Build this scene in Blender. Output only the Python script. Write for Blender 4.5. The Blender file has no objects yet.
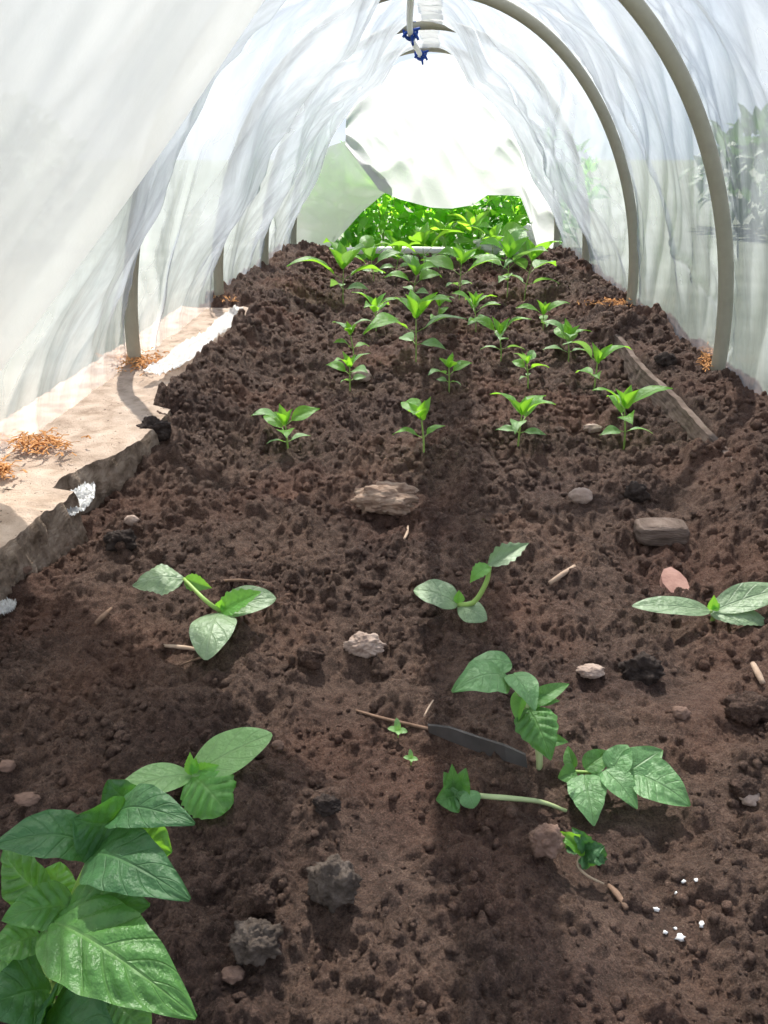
import bpy, math, random
import numpy as np
from mathutils import Vector

random.seed(7)
rng = np.random.default_rng(7)
scene = bpy.context.scene
COL = scene.collection
R = math.radians

# ------------------------------------------------------------------ camera
FOC, CAM_H = 769.0, 0.5
PITCH, YAW = R(25.2), R(2.83)
fw = np.array([-math.sin(YAW) * math.cos(PITCH), math.cos(YAW) * math.cos(PITCH), -math.sin(PITCH)])
rt = np.array([math.cos(YAW), math.sin(YAW), 0.0])
up = np.cross(rt, fw)
CAM = np.array([0.0, 0.0, CAM_H])
cd = bpy.data.cameras.new('camera')
cd.sensor_fit = 'VERTICAL'
cd.sensor_height = 36.0
cd.lens = 36.0 * FOC / 1024.0
cd.clip_start = 0.02
cd.clip_end = 200
cam = bpy.data.objects.new('camera', cd)
COL.objects.link(cam)
cam.location = CAM
cam.rotation_euler = (math.pi / 2 - PITCH, 0, YAW)
scene.camera = cam


def ray(px, py):
    return fw + rt * (px - 384) / FOC - up * (py - 512) / FOC


def at_z(px, py, z=0.0):
    d = ray(px, py)
    return CAM + d * (z - CAM_H) / d[2]


def at_y(px, py, y):
    d = ray(px, py)
    return CAM + d * y / d[1]


def at_d(px, py, depth):
    return CAM + ray(px, py) * depth


# ------------------------------------------------------------------ noise
def _hash(i, j, s):
    h = (i.astype(np.int64) * 374761393 + j.astype(np.int64) * 668265263 + s * 974711) & 0xFFFFFFFF
    h = ((h ^ (h >> 13)) * 1274126177) & 0xFFFFFFFF
    return (h ^ (h >> 16)) & 0xFFFFFFFF


def pn(x, y, s=0):
    x = np.asarray(x, float)
    y = np.asarray(y, float)
    x, y = np.broadcast_arrays(x, y)
    i, j = np.floor(x), np.floor(y)
    fx, fy = x - i, y - j
    u = fx * fx * fx * (fx * (fx * 6 - 15) + 10)
    v = fy * fy * fy * (fy * (fy * 6 - 15) + 10)

    def g(di, dj):
        a = _hash(i + di, j + dj, s) / 4294967296.0 * 2 * np.pi
        return np.cos(a) * (fx - di) + np.sin(a) * (fy - dj)
    a = g(0, 0) + u * (g(1, 0) - g(0, 0))
    b = g(0, 1) + u * (g(1, 1) - g(0, 1))
    return (a + v * (b - a)) * 1.5


def fbm(x, y, s=0, o=4, gain=.5):
    r, a, f = 0, 1, 1
    for k in range(o):
        r = r + a * pn(x * f, y * f, s + k * 17)
        a *= gain
        f *= 2.03
    return r


def sst(a, b, x):
    t = np.clip((np.asarray(x, float) - a) / (b - a), 0, 1)
    return t * t * (3 - 2 * t)


# ------------------------------------------------------------------ object helpers
def tag(o, label=None, cat=None, group=None, kind=None):
    if label:
        o['label'] = label
    if cat:
        o['category'] = cat
    if group:
        o['group'] = group
    if kind:
        o['kind'] = kind
    return o


def empty(name, loc, label, cat, group=None):
    o = bpy.data.objects.new(name, None)
    o.empty_display_size = 0.02
    COL.objects.link(o)
    o.location = [float(c) for c in loc]
    return tag(o, label, cat, group)


def build(name, v, f, mat, parent=None, uv=None, smooth=True, loc=None):
    """link verts/faces (world space) as one mesh; local to the parent's or its own location"""
    v = np.asarray(v, float)
    off = np.zeros(3)
    if parent is not None:
        q = parent
        while q is not None:
            off = off + np.array(q.location)
            q = q.parent
    elif loc is not None:
        off = np.asarray(loc, float)
    me = bpy.data.meshes.new(name)
    if isinstance(f, np.ndarray) and len(f) > 2000:
        nf, k_ = f.shape
        me.vertices.add(len(v))
        me.vertices.foreach_set('co', (v - off).astype(np.float32).ravel())
        me.loops.add(nf * k_)
        me.loops.foreach_set('vertex_index', f.astype(np.int32).ravel())
        me.polygons.add(nf)
        me.polygons.foreach_set('loop_start', np.arange(0, nf * k_, k_, dtype=np.int32))
        me.update(calc_edges=True)
    else:
        me.from_pydata((v - off).tolist(), [], [tuple(int(k) for k in q) for q in f])
    if uv is not None:
        ul = me.uv_layers.new(name='UVMap')
        idx = np.empty(len(me.loops), dtype=np.int32)
        me.loops.foreach_get('vertex_index', idx)
        ul.data.foreach_set('uv', np.asarray(uv, np.float32)[idx].ravel())
    me.materials.append(mat)
    if smooth:
        me.polygons.foreach_set('use_smooth', [True] * len(me.polygons))
    me.update()
    o = bpy.data.objects.new(name, me)
    COL.objects.link(o)
    if parent is not None:
        o.parent = parent
    elif loc is not None:
        o.location = [float(c) for c in loc]
    return o


def grid_faces(nr, nc, wrap=False):
    i = np.arange(nr - 1)[:, None]
    j = np.arange(nc if wrap else nc - 1)[None, :]
    a = i * nc + j
    b = i * nc + (j + 1) % nc
    return np.stack([a, b, b + nc, a + nc], -1).reshape(-1, 4)


def tube(pts, rad, n=10, smooth_steps=0):
    pts = np.asarray(pts, float)
    rad = np.broadcast_to(np.asarray(rad, float), (len(pts),)).copy()
    if smooth_steps:
        t = np.arange(len(pts))
        tt = np.linspace(0, len(pts) - 1, (len(pts) - 1) * smooth_steps + 1)
        P = np.vstack([2 * pts[0] - pts[1], pts, 2 * pts[-1] - pts[-2]])
        out = []
        for q in tt:
            k = min(int(q), len(pts) - 2)
            u = q - k
            p0, p1, p2, p3 = P[k], P[k + 1], P[k + 2], P[k + 3]
            out.append(.5 * (2 * p1 + (p2 - p0) * u + (2 * p0 - 5 * p1 + 4 * p2 - p3) * u * u + (3 * p1 - p0 - 3 * p2 + p3) * u ** 3))
        rad = np.interp(tt, t, rad)
        pts = np.array(out)
    T = np.gradient(pts, axis=0)
    T /= np.linalg.norm(T, axis=1)[:, None] + 1e-12
    ref = np.array([0, 0, 1.0]) if abs(T[0][2]) < .9 else np.array([1.0, 0, 0])
    a = np.cross(T[0], ref)
    a /= np.linalg.norm(a)
    V = []
    ang = np.linspace(0, 2 * np.pi, n, endpoint=False)
    for k in range(len(pts)):
        a = a - T[k] * (a @ T[k])
        a /= np.linalg.norm(a) + 1e-12
        b = np.cross(T[k], a)
        V.append(pts[k] + rad[k] * (np.cos(ang)[:, None] * a + np.sin(ang)[:, None] * b))
    V = np.vstack(V)
    F = [tuple(q) for q in grid_faces(len(pts), n, True)]
    F.append(tuple(range(n))[::-1])
    F.append(tuple(range((len(pts) - 1) * n, len(pts) * n)))
    return V, F


def join(*parts):
    V, F, n = [], [], 0
    for v, f in parts:
        v = np.asarray(v)
        V.append(v)
        F += [tuple(int(k) + n for k in q) for q in f]
        n += len(v)
    return np.vstack(V), F


# ------------------------------------------------------------------ materials
def new_mat(name):
    m = bpy.data.materials.new(name)
    m.use_nodes = True
    nt = m.node_tree
    for n in list(nt.nodes):
        nt.nodes.remove(n)
    out = nt.nodes.new('ShaderNodeOutputMaterial')
    return m, nt, out


def N(nt, typ, **kw):
    n = nt.nodes.new(typ)
    for k, v in kw.items():
        if k.startswith('i_'):
            key = k[2:].replace('_', ' ')
            n.inputs[key].default_value = v
        else:
            setattr(n, k, v)
    return n


def ramp(nt, fac, stops):
    r = nt.nodes.new('ShaderNodeValToRGB')
    el = r.color_ramp.elements
    while len(el) < len(stops):
        el.new(.5)
    for e, (p, c) in zip(el, stops):
        e.position = p
        e.color = (*c, 1) if len(c) == 3 else c
    nt.links.new(fac, r.inputs[0])
    return r.outputs[0]


def noise(nt, vec, scale, detail=4, rough=.55, dist=0.0):
    n = N(nt, 'ShaderNodeTexNoise')
    n.inputs['Scale'].default_value = scale
    n.inputs['Detail'].default_value = detail
    n.inputs['Roughness'].default_value = rough
    n.inputs['Distortion'].default_value = dist
    if vec is not None:
        nt.links.new(vec, n.inputs['Vector'])
    return n.outputs['Fac']


def mixc(nt, fac, a, b, blend='MIX'):
    m = N(nt, 'ShaderNodeMix', data_type='RGBA', blend_type=blend)
    for s, v in ((0, fac), (6, a), (7, b)):
        if isinstance(v, (int, float)):
            m.inputs[s].default_value = v
        elif isinstance(v, tuple):
            m.inputs[s].default_value = (*v, 1)
        else:
            nt.links.new(v, m.inputs[s])
    return m.outputs[2]


def math_(nt, op, a, b=0.0, clamp=False):
    m = N(nt, 'ShaderNodeMath', operation=op, use_clamp=clamp)
    for s, v in ((0, a), (1, b)):
        if isinstance(v, (int, float)):
            m.inputs[s].default_value = v
        else:
            nt.links.new(v, m.inputs[s])
    return m.outputs[0]


def rough_mat(name, stops, scale=30, bump=.4, bscale=200, rough=.9, dist=.01, spec=.2, detail=6, stretch=None, speck=None):
    m, nt, out = new_mat(name)
    tc = N(nt, 'ShaderNodeTexCoord')
    vec = tc.outputs['Object']
    if stretch:
        mp = N(nt, 'ShaderNodeMapping')
        mp.inputs['Scale'].default_value = stretch
        nt.links.new(vec, mp.inputs[0])
        vec = mp.outputs[0]
    c = ramp(nt, noise(nt, vec, scale, detail), stops)
    if speck:
        sc_, thr, scol = speck
        c = mixc(nt, ramp(nt, noise(nt, vec, sc_, 2), [(thr, (0, 0, 0)), (thr + .04, (1, 1, 1))]), c, scol)
    b = N(nt, 'ShaderNodeBsdfPrincipled')
    nt.links.new(c, b.inputs['Base Color'])
    b.inputs['Roughness'].default_value = rough
    b.inputs['Specular IOR Level'].default_value = spec
    bp = N(nt, 'ShaderNodeBump')
    bp.inputs['Strength'].default_value = bump
    bp.inputs['Distance'].default_value = dist
    nt.links.new(noise(nt, vec, bscale, 8, .65), bp.inputs['Height'])
    nt.links.new(bp.outputs[0], b.inputs['Normal'])
    nt.links.new(b.outputs[0], out.inputs[0])
    return m


def soil_mat(name, base=1.0):
    m, nt, out = new_mat(name)
    tc = N(nt, 'ShaderNodeTexCoord')
    vec = tc.outputs['Object']
    k = base
    c1 = ramp(nt, noise(nt, vec, 90, 8, .7), [(.25, (.042 * k, .026 * k, .019 * k)), (.5, (.105 * k, .065 * k, .048 * k)), (.76, (.205 * k, .135 * k, .102 * k))])
    c2 = ramp(nt, noise(nt, vec, 5, 4, .6), [(.35, (.62, .58, .60)), (.55, (1, 1, 1)), (.75, (1.3, 1.17, 1.1))])
    c = mixc(nt, 1.0, c1, c2, 'MULTIPLY')
    red = ramp(nt, noise(nt, vec, 3.1, 3), [(.48, (0, 0, 0)), (.7, (1, 1, 1))])
    c = mixc(nt, math_(nt, 'MULTIPLY', red, .6), c, (.16 * k, .078 * k, .052 * k))
    gr = ramp(nt, noise(nt, vec, 480, 5, .75), [(.34, (.45, .42, .42)), (.5, (1, 1, 1)), (.66, (1.55, 1.5, 1.45))])
    c = mixc(nt, 1.0, c, gr, 'MULTIPLY')
    sp = ramp(nt, noise(nt, vec, 420, 1), [(.715, (0, 0, 0)), (.74, (1, 1, 1))])
    c = mixc(nt, math_(nt, 'MULTIPLY', sp, .6), c, (.34, .25, .18))
    b = N(nt, 'ShaderNodeBsdfPrincipled')
    nt.links.new(c, b.inputs['Base Color'])
    b.inputs['Roughness'].default_value = .82
    b.inputs['Specular IOR Level'].default_value = .28
    bp = N(nt, 'ShaderNodeBump')
    bp.inputs['Strength'].default_value = 1.0
    bp.inputs['Distance'].default_value = .010
    h = math_(nt, 'ADD', noise(nt, vec, 210, 8, .78), math_(nt, 'MULTIPLY', noise(nt, vec, 620, 4, .7), .45))
    nt.links.new(h, bp.inputs['Height'])
    nt.links.new(bp.outputs[0], b.inputs['Normal'])
    nt.links.new(b.outputs[0], out.inputs[0])
    return m


def leaf_mat(name, col, vein, trans, tfac=.4, rough=.45, K=6.0, spec=.5, mott=.25, under=None):
    m, nt, out = new_mat(name)
    uvn = N(nt, 'ShaderNodeUVMap')
    sx = N(nt, 'ShaderNodeSeparateXYZ')
    nt.links.new(uvn.outputs[0], sx.inputs[0])
    t = math_(nt, 'MULTIPLY', math_(nt, 'ABSOLUTE', math_(nt, 'SUBTRACT', sx.outputs[0], .5)), 2.0)
    mid = math_(nt, 'SUBTRACT', 1.0, math_(nt, 'DIVIDE', t, .07), True)
    ph = math_(nt, 'SUBTRACT', math_(nt, 'MULTIPLY', sx.outputs[1], K), math_(nt, 'MULTIPLY', t, 1.5))
    fr = math_(nt, 'ABSOLUTE', math_(nt, 'SUBTRACT', math_(nt, 'FRACT', ph), .5))
    lat = math_(nt, 'MULTIPLY', math_(nt, 'SUBTRACT', 1.0, math_(nt, 'DIVIDE', fr, .07), True), .55)
    v = math_(nt, 'MAXIMUM', mid, lat)
    tc = N(nt, 'ShaderNodeTexCoord')
    nz = noise(nt, tc.outputs['Object'], 120, 4)
    dark = tuple(c * (1 - mott) for c in col)
    lite = tuple(min(1, c * (1 + mott)) for c in col)
    base = ramp(nt, nz, [(.3, dark), (.7, lite)])
    c = mixc(nt, math_(nt, 'MULTIPLY', v, .5), base, vein)
    b = N(nt, 'ShaderNodeBsdfPrincipled')
    nt.links.new(c, b.inputs['Base Color'])
    b.inputs['Roughness'].default_value = rough
    b.inputs['Specular IOR Level'].default_value = spec
    bp = N(nt, 'ShaderNodeBump')
    bp.inputs['Strength'].default_value = .5
    bp.inputs['Distance'].default_value = .0028
    hh = math_(nt, 'SUBTRACT', math_(nt, 'MULTIPLY', noise(nt, tc.outputs['Object'], 190, 3), 1.5), v)
    nt.links.new(hh, bp.inputs['Height'])
    nt.links.new(bp.outputs[0], b.inputs['Normal'])
    tr = N(nt, 'ShaderNodeBsdfTranslucent')
    tr.inputs[0].default_value = (*trans, 1)
    mx = N(nt, 'ShaderNodeMixShader')
    mx.inputs[0].default_value = tfac
    nt.links.new(b.outputs[0], mx.inputs[1])
    nt.links.new(tr.outputs[0], mx.inputs[2])
    nt.links.new(mx.outputs[0], out.inputs[0])
    return m


def film_mat(name, clear=.4, var=.2, tint=(.93, .95, .97), gloss=.10, scale=(2.0, 5.0, 1.2), bump=.25, dusty=(.9, .9, .88), tw=.8, haze=.46):
    """thin polyethylene: part clear, part milky (scatters light through), a little sheen"""
    m, nt, out = new_mat(name)
    tc = N(nt, 'ShaderNodeTexCoord')
    mp = N(nt, 'ShaderNodeMapping')
    mp.inputs['Scale'].default_value = scale
    mp.inputs['Rotation'].default_value = (R(14), 0, R(5))
    nt.links.new(tc.outputs['Object'], mp.inputs[0])
    nz = noise(nt, mp.outputs[0], 2.2, 6, .6, .6)
    streak = noise(nt, mp.outputs[0], 7, 5, .65, 1.2)
    f = math_(nt, 'ADD', math_(nt, 'MULTIPLY', math_(nt, 'SUBTRACT', nz, .5), var * 2.2), clear)
    f = math_(nt, 'ADD', f, math_(nt, 'MULTIPLY', math_(nt, 'SUBTRACT', streak, .5), var * 1.3), True)
    f = math_(nt, 'MINIMUM', math_(nt, 'MAXIMUM', f, .03), .9)
    tp0 = N(nt, 'ShaderNodeBsdfTransparent')
    tp0.inputs[0].default_value = (.97, .985, 1.0, 1)
    rf = N(nt, 'ShaderNodeBsdfRefraction')
    rf.inputs['Roughness'].default_value = .75
    rf.inputs['IOR'].default_value = 1.3
    rf.inputs[0].default_value = (.95, .97, 1.0, 1)
    tpm = N(nt, 'ShaderNodeMixShader')
    tpm.inputs[0].default_value = haze
    nt.links.new(tp0.outputs[0], tpm.inputs[1])
    nt.links.new(rf.outputs[0], tpm.inputs[2])
    tp = tpm
    bp = N(nt, 'ShaderNodeBump')
    bp.inputs['Strength'].default_value = bump
    bp.inputs['Distance'].default_value = .01
    nt.links.new(math_(nt, 'ADD', streak, math_(nt, 'MULTIPLY', noise(nt, mp.outputs[0], 22, 4, .6, .8), .35)), bp.inputs['Height'])
    tl = N(nt, 'ShaderNodeBsdfTranslucent')
    tl.inputs[0].default_value = (*tint, 1)
    nt.links.new(bp.outputs[0], tl.inputs['Normal'])
    df = N(nt, 'ShaderNodeBsdfDiffuse')
    df.inputs[0].default_value = (*dusty, 1)
    nt.links.new(bp.outputs[0], df.inputs['Normal'])
    gl = N(nt, 'ShaderNodeBsdfGlossy')
    gl.inputs['Roughness'].default_value = .22
    nt.links.new(bp.outputs[0], gl.inputs['Normal'])
    m1 = N(nt, 'ShaderNodeMixShader')
    m1.inputs[0].default_value = tw
    nt.links.new(df.outputs[0], m1.inputs[1])
    nt.links.new(tl.outputs[0], m1.inputs[2])
    m2 = N(nt, 'ShaderNodeMixShader')
    nt.links.new(f, m2.inputs[0])
    nt.links.new(m1.outputs[0], m2.inputs[1])
    nt.links.new(tp.outputs[0], m2.inputs[2])
    m3 = N(nt, 'ShaderNodeMixShader')
    lw = N(nt, 'ShaderNodeLayerWeight')
    lw.inputs['Blend'].default_value = .35
    nt.links.new(bp.outputs[0], lw.inputs['Normal'])
    nt.links.new(math_(nt, 'ADD', math_(nt, 'MULTIPLY', lw.outputs['Facing'], .16), gloss * .5), m3.inputs[0])
    nt.links.new(m2.outputs[0], m3.inputs[1])
    nt.links.new(gl.outputs[0], m3.inputs[2])
    nt.links.new(m3.outputs[0], out.inputs[0])
    return m


def plain_mat(name, col, rough=.5, spec=.4, var=.12, scale=40):
    return rough_mat(name, [(.3, tuple(c * (1 - var) for c in col)), (.7, tuple(min(1, c * (1 + var)) for c in col))], scale, .08, 150, rough, .002, spec)


M = {}
M['soil'] = soil_mat('moist brown soil', 1.3)
M['clod'] = soil_mat('crumbly brown soil', 1.4)
M['clod_grey'] = rough_mat('grey dry clod', [(.3, (.05, .038, .031)), (.5, (.12, .094, .078)), (.72, (.21, .17, .145))], 70, 1.0, 180, .95, .006, .15)
M['clod_dark'] = rough_mat('dark clod', [(.3, (.022, .016, .014)), (.5, (.05, .037, .032)), (.72, (.09, .07, .06))], 70, 1.0, 180, .95, .006, .2)
M['sand'] = rough_mat('sandy plank top', [(.25, (.34, .245, .18)), (.5, (.60, .46, .36)), (.75, (.74, .60, .49))], 26, .8, 260, .95, .006, .1, speck=(160, .68, (.10, .07, .055)))
M['wood'] = rough_mat('split grey wood', [(.3, (.12, .085, .06)), (.5, (.33, .25, .19)), (.72, (.50, .40, .32))], 16, 1.0, 50, .9, .012, .1, stretch=(6, 1, 2.5))
M['wood_dark'] = rough_mat('weathered board', [(.3, (.09, .065, .052)), (.55, (.2, .15, .125)), (.75, (.31, .25, .21))], 14, .8, 60, .9, .008, .1, stretch=(2, 1, 9))
M['shaving'] = plain_mat('orange wood shavings', (.58, .28, .105), .8, .2, .35, 60)
M['pipe'] = plain_mat('grey green plastic pipe', (.37, .35, .27), .5, .4, .06)
M['ridge'] = plain_mat('pale plastic pipe', (.7, .7, .66), .45, .4, .06)
M['white_pipe'] = plain_mat('white pipe', (.72, .72, .7), .5, .3, .1)
M['blue'] = plain_mat('blue cord', (.012, .06, .34), .6, .3, .2)
M['stone_pale'] = rough_mat('pale stone', [(.3, (.28, .2, .16)), (.6, (.47, .36, .30)), (.8, (.58, .48, .42))], 50, .6, 160, .85, .004, .2)
M['stone_brown'] = rough_mat('brown stone', [(.3, (.13, .08, .06)), (.6, (.24, .155, .12)), (.8, (.33, .23, .18))], 50, .6, 160, .9, .004, .2)
M['stone_red'] = rough_mat('pink chip', [(.3, (.26, .14, .115)), (.6, (.38, .22, .18)), (.8, (.45, .28, .24))], 60, .4, 200, .85, .003, .2)
M['bark'] = rough_mat('tan bark', [(.3, (.22, .14, .10)), (.5, (.46, .32, .24)), (.75, (.62, .48, .38))], 30, 1, 60, .9, .008, .1, stretch=(1, 4, 4))
M['twig'] = rough_mat('twig', [(.3, (.13, .08, .055)), (.7, (.28, .18, .125))], 60, .5, 200, .85, .003, .2)
M['twig_pale'] = rough_mat('pale straw', [(.3, (.36, .25, .18)), (.7, (.55, .42, .32))], 60, .5, 200, .85, .003, .2)
M['strip'] = plain_mat('dark grey strip', (.055, .048, .045), .55, .4, .3)
M['perlite'] = plain_mat('white perlite', (.85, .84, .82), .9, .1, .05)
M['lawn'] = rough_mat('grass ground', [(.3, (.12, .135, .10)), (.6, (.17, .185, .145)), (.8, (.24, .25, .20))], 3, .6, 20, .95, .05, .1)

M['cot'] = leaf_mat('squash seed leaf', (.215, .315, .165), (.38, .49, .31), (.24, .46, .10), .24, .42, 4, .6, .14)
M['cot_light'] = leaf_mat('light squash leaf', (.24, .45, .15), (.42, .62, .27), (.27, .55, .07), .34, .42, 4, .6, .12)
M['squash'] = leaf_mat('young squash leaf', (.14, .36, .08), (.32, .56, .18), (.36, .78, .05), .46, .45, 6, .5, .2)
M['pepper'] = leaf_mat('pepper leaf', (.14, .37, .05), (.28, .5, .13), (.42, .85, .05), .52, .38, 6, .5, .2)
M['pepper_pale'] = leaf_mat('pale pepper leaf', (.2, .38, .13), (.34, .5, .22), (.36, .66, .12), .40, .4, 6, .5, .2)
M['tomato'] = leaf_mat('tomato leaf', (.085, .225, .05), (.25, .45, .15), (.2, .48, .04), .34, .45, 7, .5, .18)
M['tomato_dark'] = leaf_mat('dark tomato leaf', (.042, .125, .042), (.09, .21, .075), (.12, .36, .03), .26, .55, 7, .45, .16)
M['tomato_pale'] = leaf_mat('grey green tomato leaf', (.135, .29, .105), (.26, .42, .2), (.2, .46, .06), .32, .45, 7, .5, .15)
M['stem'] = plain_mat('green stem', (.27, .42, .10), .5, .4, .15)
M['stem_pale'] = plain_mat('pale stem', (.42, .50, .24), .5, .4, .15)
M['stem_brown'] = plain_mat('brownish stem', (.26, .22, .10), .6, .3, .25)
M['root'] = plain_mat('thin pale root', (.42, .32, .22), .7, .2, .2)
M['bush'] = leaf_mat('bright garden leaf', (.16, .40, .05), (.3, .5, .12), (.42, .85, .05), .55, .4, 5, .5, .3)
M['bush_dark'] = leaf_mat('deep garden leaf', (.10, .30, .05), (.2, .4, .1), (.26, .66, .04), .5, .4, 5, .5, .3)
M['tree'] = leaf_mat('tree leaf', (.055, .12, .04), (.1, .18, .07), (.09, .2, .03), .3, .5, 4, .4, .3)
M['trunk'] = rough_mat('tree bark', [(.3, (.06, .045, .03)), (.7, (.15, .11, .08))], 8, .8, 30, .9, .02, .1)

M['film'] = film_mat('clear milky film', .72, .16, (.60, .65, .715), bump=.09)
M['film_white'] = film_mat('milky film', .30, .06, (.61, .60, .565), .08, (2.2, 1.6, 1.0), .09, tw=.75, haze=.38)
M['film_flap'] = film_mat('white doubled film', .05, .04, (.45, .45, .48), .1, (5, 3, 5), .2, tw=.8, haze=.8)
M['film_thin'] = film_mat('thin greenish film', .34, .08, (.17, .185, .175), .1, (4, 3, 3), .15, haze=.8)
M['film_scrap'] = film_mat('crumpled film scrap', .2, .12, (.9, .9, .9), .12, (9, 9, 9), .5, tw=.45)

# ------------------------------------------------------------------ soil bed
ROWS, COLS = 1150, 880
y0, y1 = 0.12, 4.42
zc0 = .30
q = np.linspace(0, 1, ROWS)
yy = (y0 + zc0) * ((y1 + zc0) / (y0 + zc0)) ** q - zc0
ww = np.minimum(.80, .46 + .36 * yy)
tt = np.linspace(-1, 1, COLS)
X = ww[:, None] * tt[None, :]
Y = np.repeat(yy[:, None], COLS, 1)


def base_soil(X, Y):
    z = -.058 + .016 * pn(X * 2.6, Y * 2.6, 1) + .013 * pn(X * 7, Y * 7, 2) + .008 * pn(X * 17, Y * 17, 3)
    # soil heaped against the left plank beyond its bare stretch
    lift_l = sst(-.40, -.56, X) * sst(1.30, 1.75, Y) * (1 - sst(-.575, -.60, X) * (1 - sst(2.65, 2.8, Y)))
    z = z + lift_l * .062
    # right side: level with the top of the board
    e = .572 + .008 * pn(Y * 3, Y * 0 + .5, 5)
    step = sst(e, e + .012, X) * sst(1.0, 1.25, Y) * (1 - sst(2.22, 2.34, Y))
    slope = np.maximum(sst(.44, .62, X) * np.maximum(sst(2.1, 2.5, Y), 1 - sst(1.05, 1.3, Y)), .8 * sst(.43, .56, X) * (1 - sst(1.35, 1.6, Y)))
    z = z + np.maximum(step, slope) * .058
    z = z + .016 * sst(3.7, 4.3, Y) - .03 * sst(-.47, -.55, X) * (1 - sst(1.2, 1.45, Y))
    # two shallow hollows in the planting rows
    for hx, hy, hr, hd in ((.42, 1.55, .07, .025), (.30, 1.75, .06, .02), (.06, 1.70, .05, .018), (-.30, 2.75, .09, .025), (.36, 2.6, .1, .03), (-.52, 3.7, .09, .04), (.1, 1.0, .05, .012)):
        z = z - hd * np.exp(-((X - hx) ** 2 + (Y - hy) ** 2) / hr ** 2)
    return z


Zs = base_soil(X, Y)
# smooth trodden patches have fewer clods
SM = [(at_z(345, 690, -.06), .055), (at_z(640, 780, -.06), .10), (at_z(700, 700, -.06), .06), (at_z(390, 850, -.06), .06), (at_z(620, 930, -.06), .09), (at_z(470, 690, -.06), .04)]


def smoothness(x, y):
    s = 0
    for (c, r) in SM:
        s = np.maximum(s, np.exp(-((x - c[0]) ** 2 + (y - c[1]) ** 2) / r ** 2))
    return s


smo = smoothness(X, Y)
Zs += (1 - .75 * smo) * (.009 * fbm(X * 20, Y * 20, 11, 5, .6) + .0022 * np.abs(pn(X * 150, Y * 150, 23)) + .006 * np.abs(pn(X * 55, Y * 55, 15)) - .010 * np.clip(fbm(X * 11, Y * 11, 19, 3) - .25, 0, 1))
Z0 = Zs.copy()


def stamp(cx, cy, r, h):
    r0 = np.searchsorted(yy, cy - r)
    r1 = np.searchsorted(yy, cy + r) + 1
    if r1 <= r0 + 1 or r0 >= ROWS:
        return
    w = ww[min((r0 + r1) // 2, ROWS - 1)]
    c0 = int((cx - r) / w * (COLS - 1) / 2 + (COLS - 1) / 2) - 1
    c1 = int((cx + r) / w * (COLS - 1) / 2 + (COLS - 1) / 2) + 2
    c0, c1 = max(0, c0), min(COLS, c1)
    r1 = min(r1, ROWS)
    if c1 <= c0:
        return
    xs, ys = X[r0:r1, c0:c1] - cx, Y[r0:r1, c0:c1] - cy
    a = rng.random() * 3.14
    k = .75 + rng.random() * .5
    ca, sa = math.cos(a), math.sin(a)
    u, v = (xs * ca + ys * sa) / k, (ys * ca - xs * sa) * k
    ang = np.arctan2(v, u)
    rr = r * (1 + .18 * np.sin(ang * 3 + a * 5) + .12 * np.sin(ang * 5 + a * 9))
    d2 = 1 - (u * u + v * v) / (rr * rr)
    add = np.clip(d2, 0, 1) ** .42 * h * (1 + .35 * pn(xs / r * 1.3 + a * 9, ys / r * 1.3, 5) + .2 * pn(xs / r * 3.1 + a * 5, ys / r * 3.1, 6))
    Zw = Zs[r0:r1, c0:c1]
    Zs[r0:r1, c0:c1] = np.where(d2 > 0, np.maximum(Zw, Z0[r0:r1, c0:c1] + .35 * (Zw - Z0[r0:r1, c0:c1]) + add - .42 * h), Zw)


def rand_spot():
    """random spot on the bed, denser near the viewer's end"""
    q = rng.random()
    y = (.14 + .30) * ((4.3 + .30) / .44) ** q - .30
    w = min(.76, .46 + .36 * y)
    return (rng.random() * 2 - 1) * w, y


clumpy = lambda x, y: float(pn(x * 6, y * 6, 31)) + .5 * float(pn(x * 2, y * 2, 33))
cnt = 0
while cnt < 15000:
    x, y = rand_spot()
    zc = y * .905 + .21
    if rng.random() < smoothness(x, y) * .85:
        continue
    cl = clumpy(x, y)
    if rng.random() > .55 + .6 * cl:
        continue
    r = (.0028 + .0145 * rng.random() ** 3.2) * (zc ** .45) * (1.0 + .5 * max(0, cl)) * (1 + .3 * float(sst(.9, 1.4, y)))
    if x < -.56 and y < 1.5 or (x > .56 and y < 2.3 and r > .012):
        r *= .6
    stamp(x, y, r, r * (.75 + .5 * rng.random()))
    cnt += 1


def soil_z(x, y):
    r = int(np.clip(np.searchsorted(yy, y), 1, ROWS - 1))
    c = int(np.clip(round((x / ww[r] + 1) / 2 * (COLS - 1)), 1, COLS - 2))
    return float(Zs[max(0, r - 1):r + 2, c - 1:c + 2].mean())


def ground(px, py):
    z = -.05
    for _ in range(12):
        P = at_z(px, py, z)
        z = .5 * z + .5 * soil_z(P[0], P[1])
    P = at_z(px, py, z)
    P[2] = soil_z(P[0], P[1])
    return P


soil = build('soil_bed', np.stack([X, Y, Zs], -1).reshape(-1, 3), grid_faces(ROWS, COLS), M['soil'])
tag(soil, 'dark reddish brown crumbly soil filling the raised bed', None, None, 'structure')

# ------------------------------------------------------------------ rocks and clods
ICO = {}


def ico(sub):
    if sub not in ICO:
        import bmesh
        bm = bmesh.new()
        bmesh.ops.create_icosphere(bm, subdivisions=sub, radius=1)
        bm.verts.ensure_lookup_table()
        ICO[sub] = (np.array([v.co[:] for v in bm.verts]), [tuple(v.index for v in f.verts) for f in bm.faces])
        bm.free()
    return ICO[sub]


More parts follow.
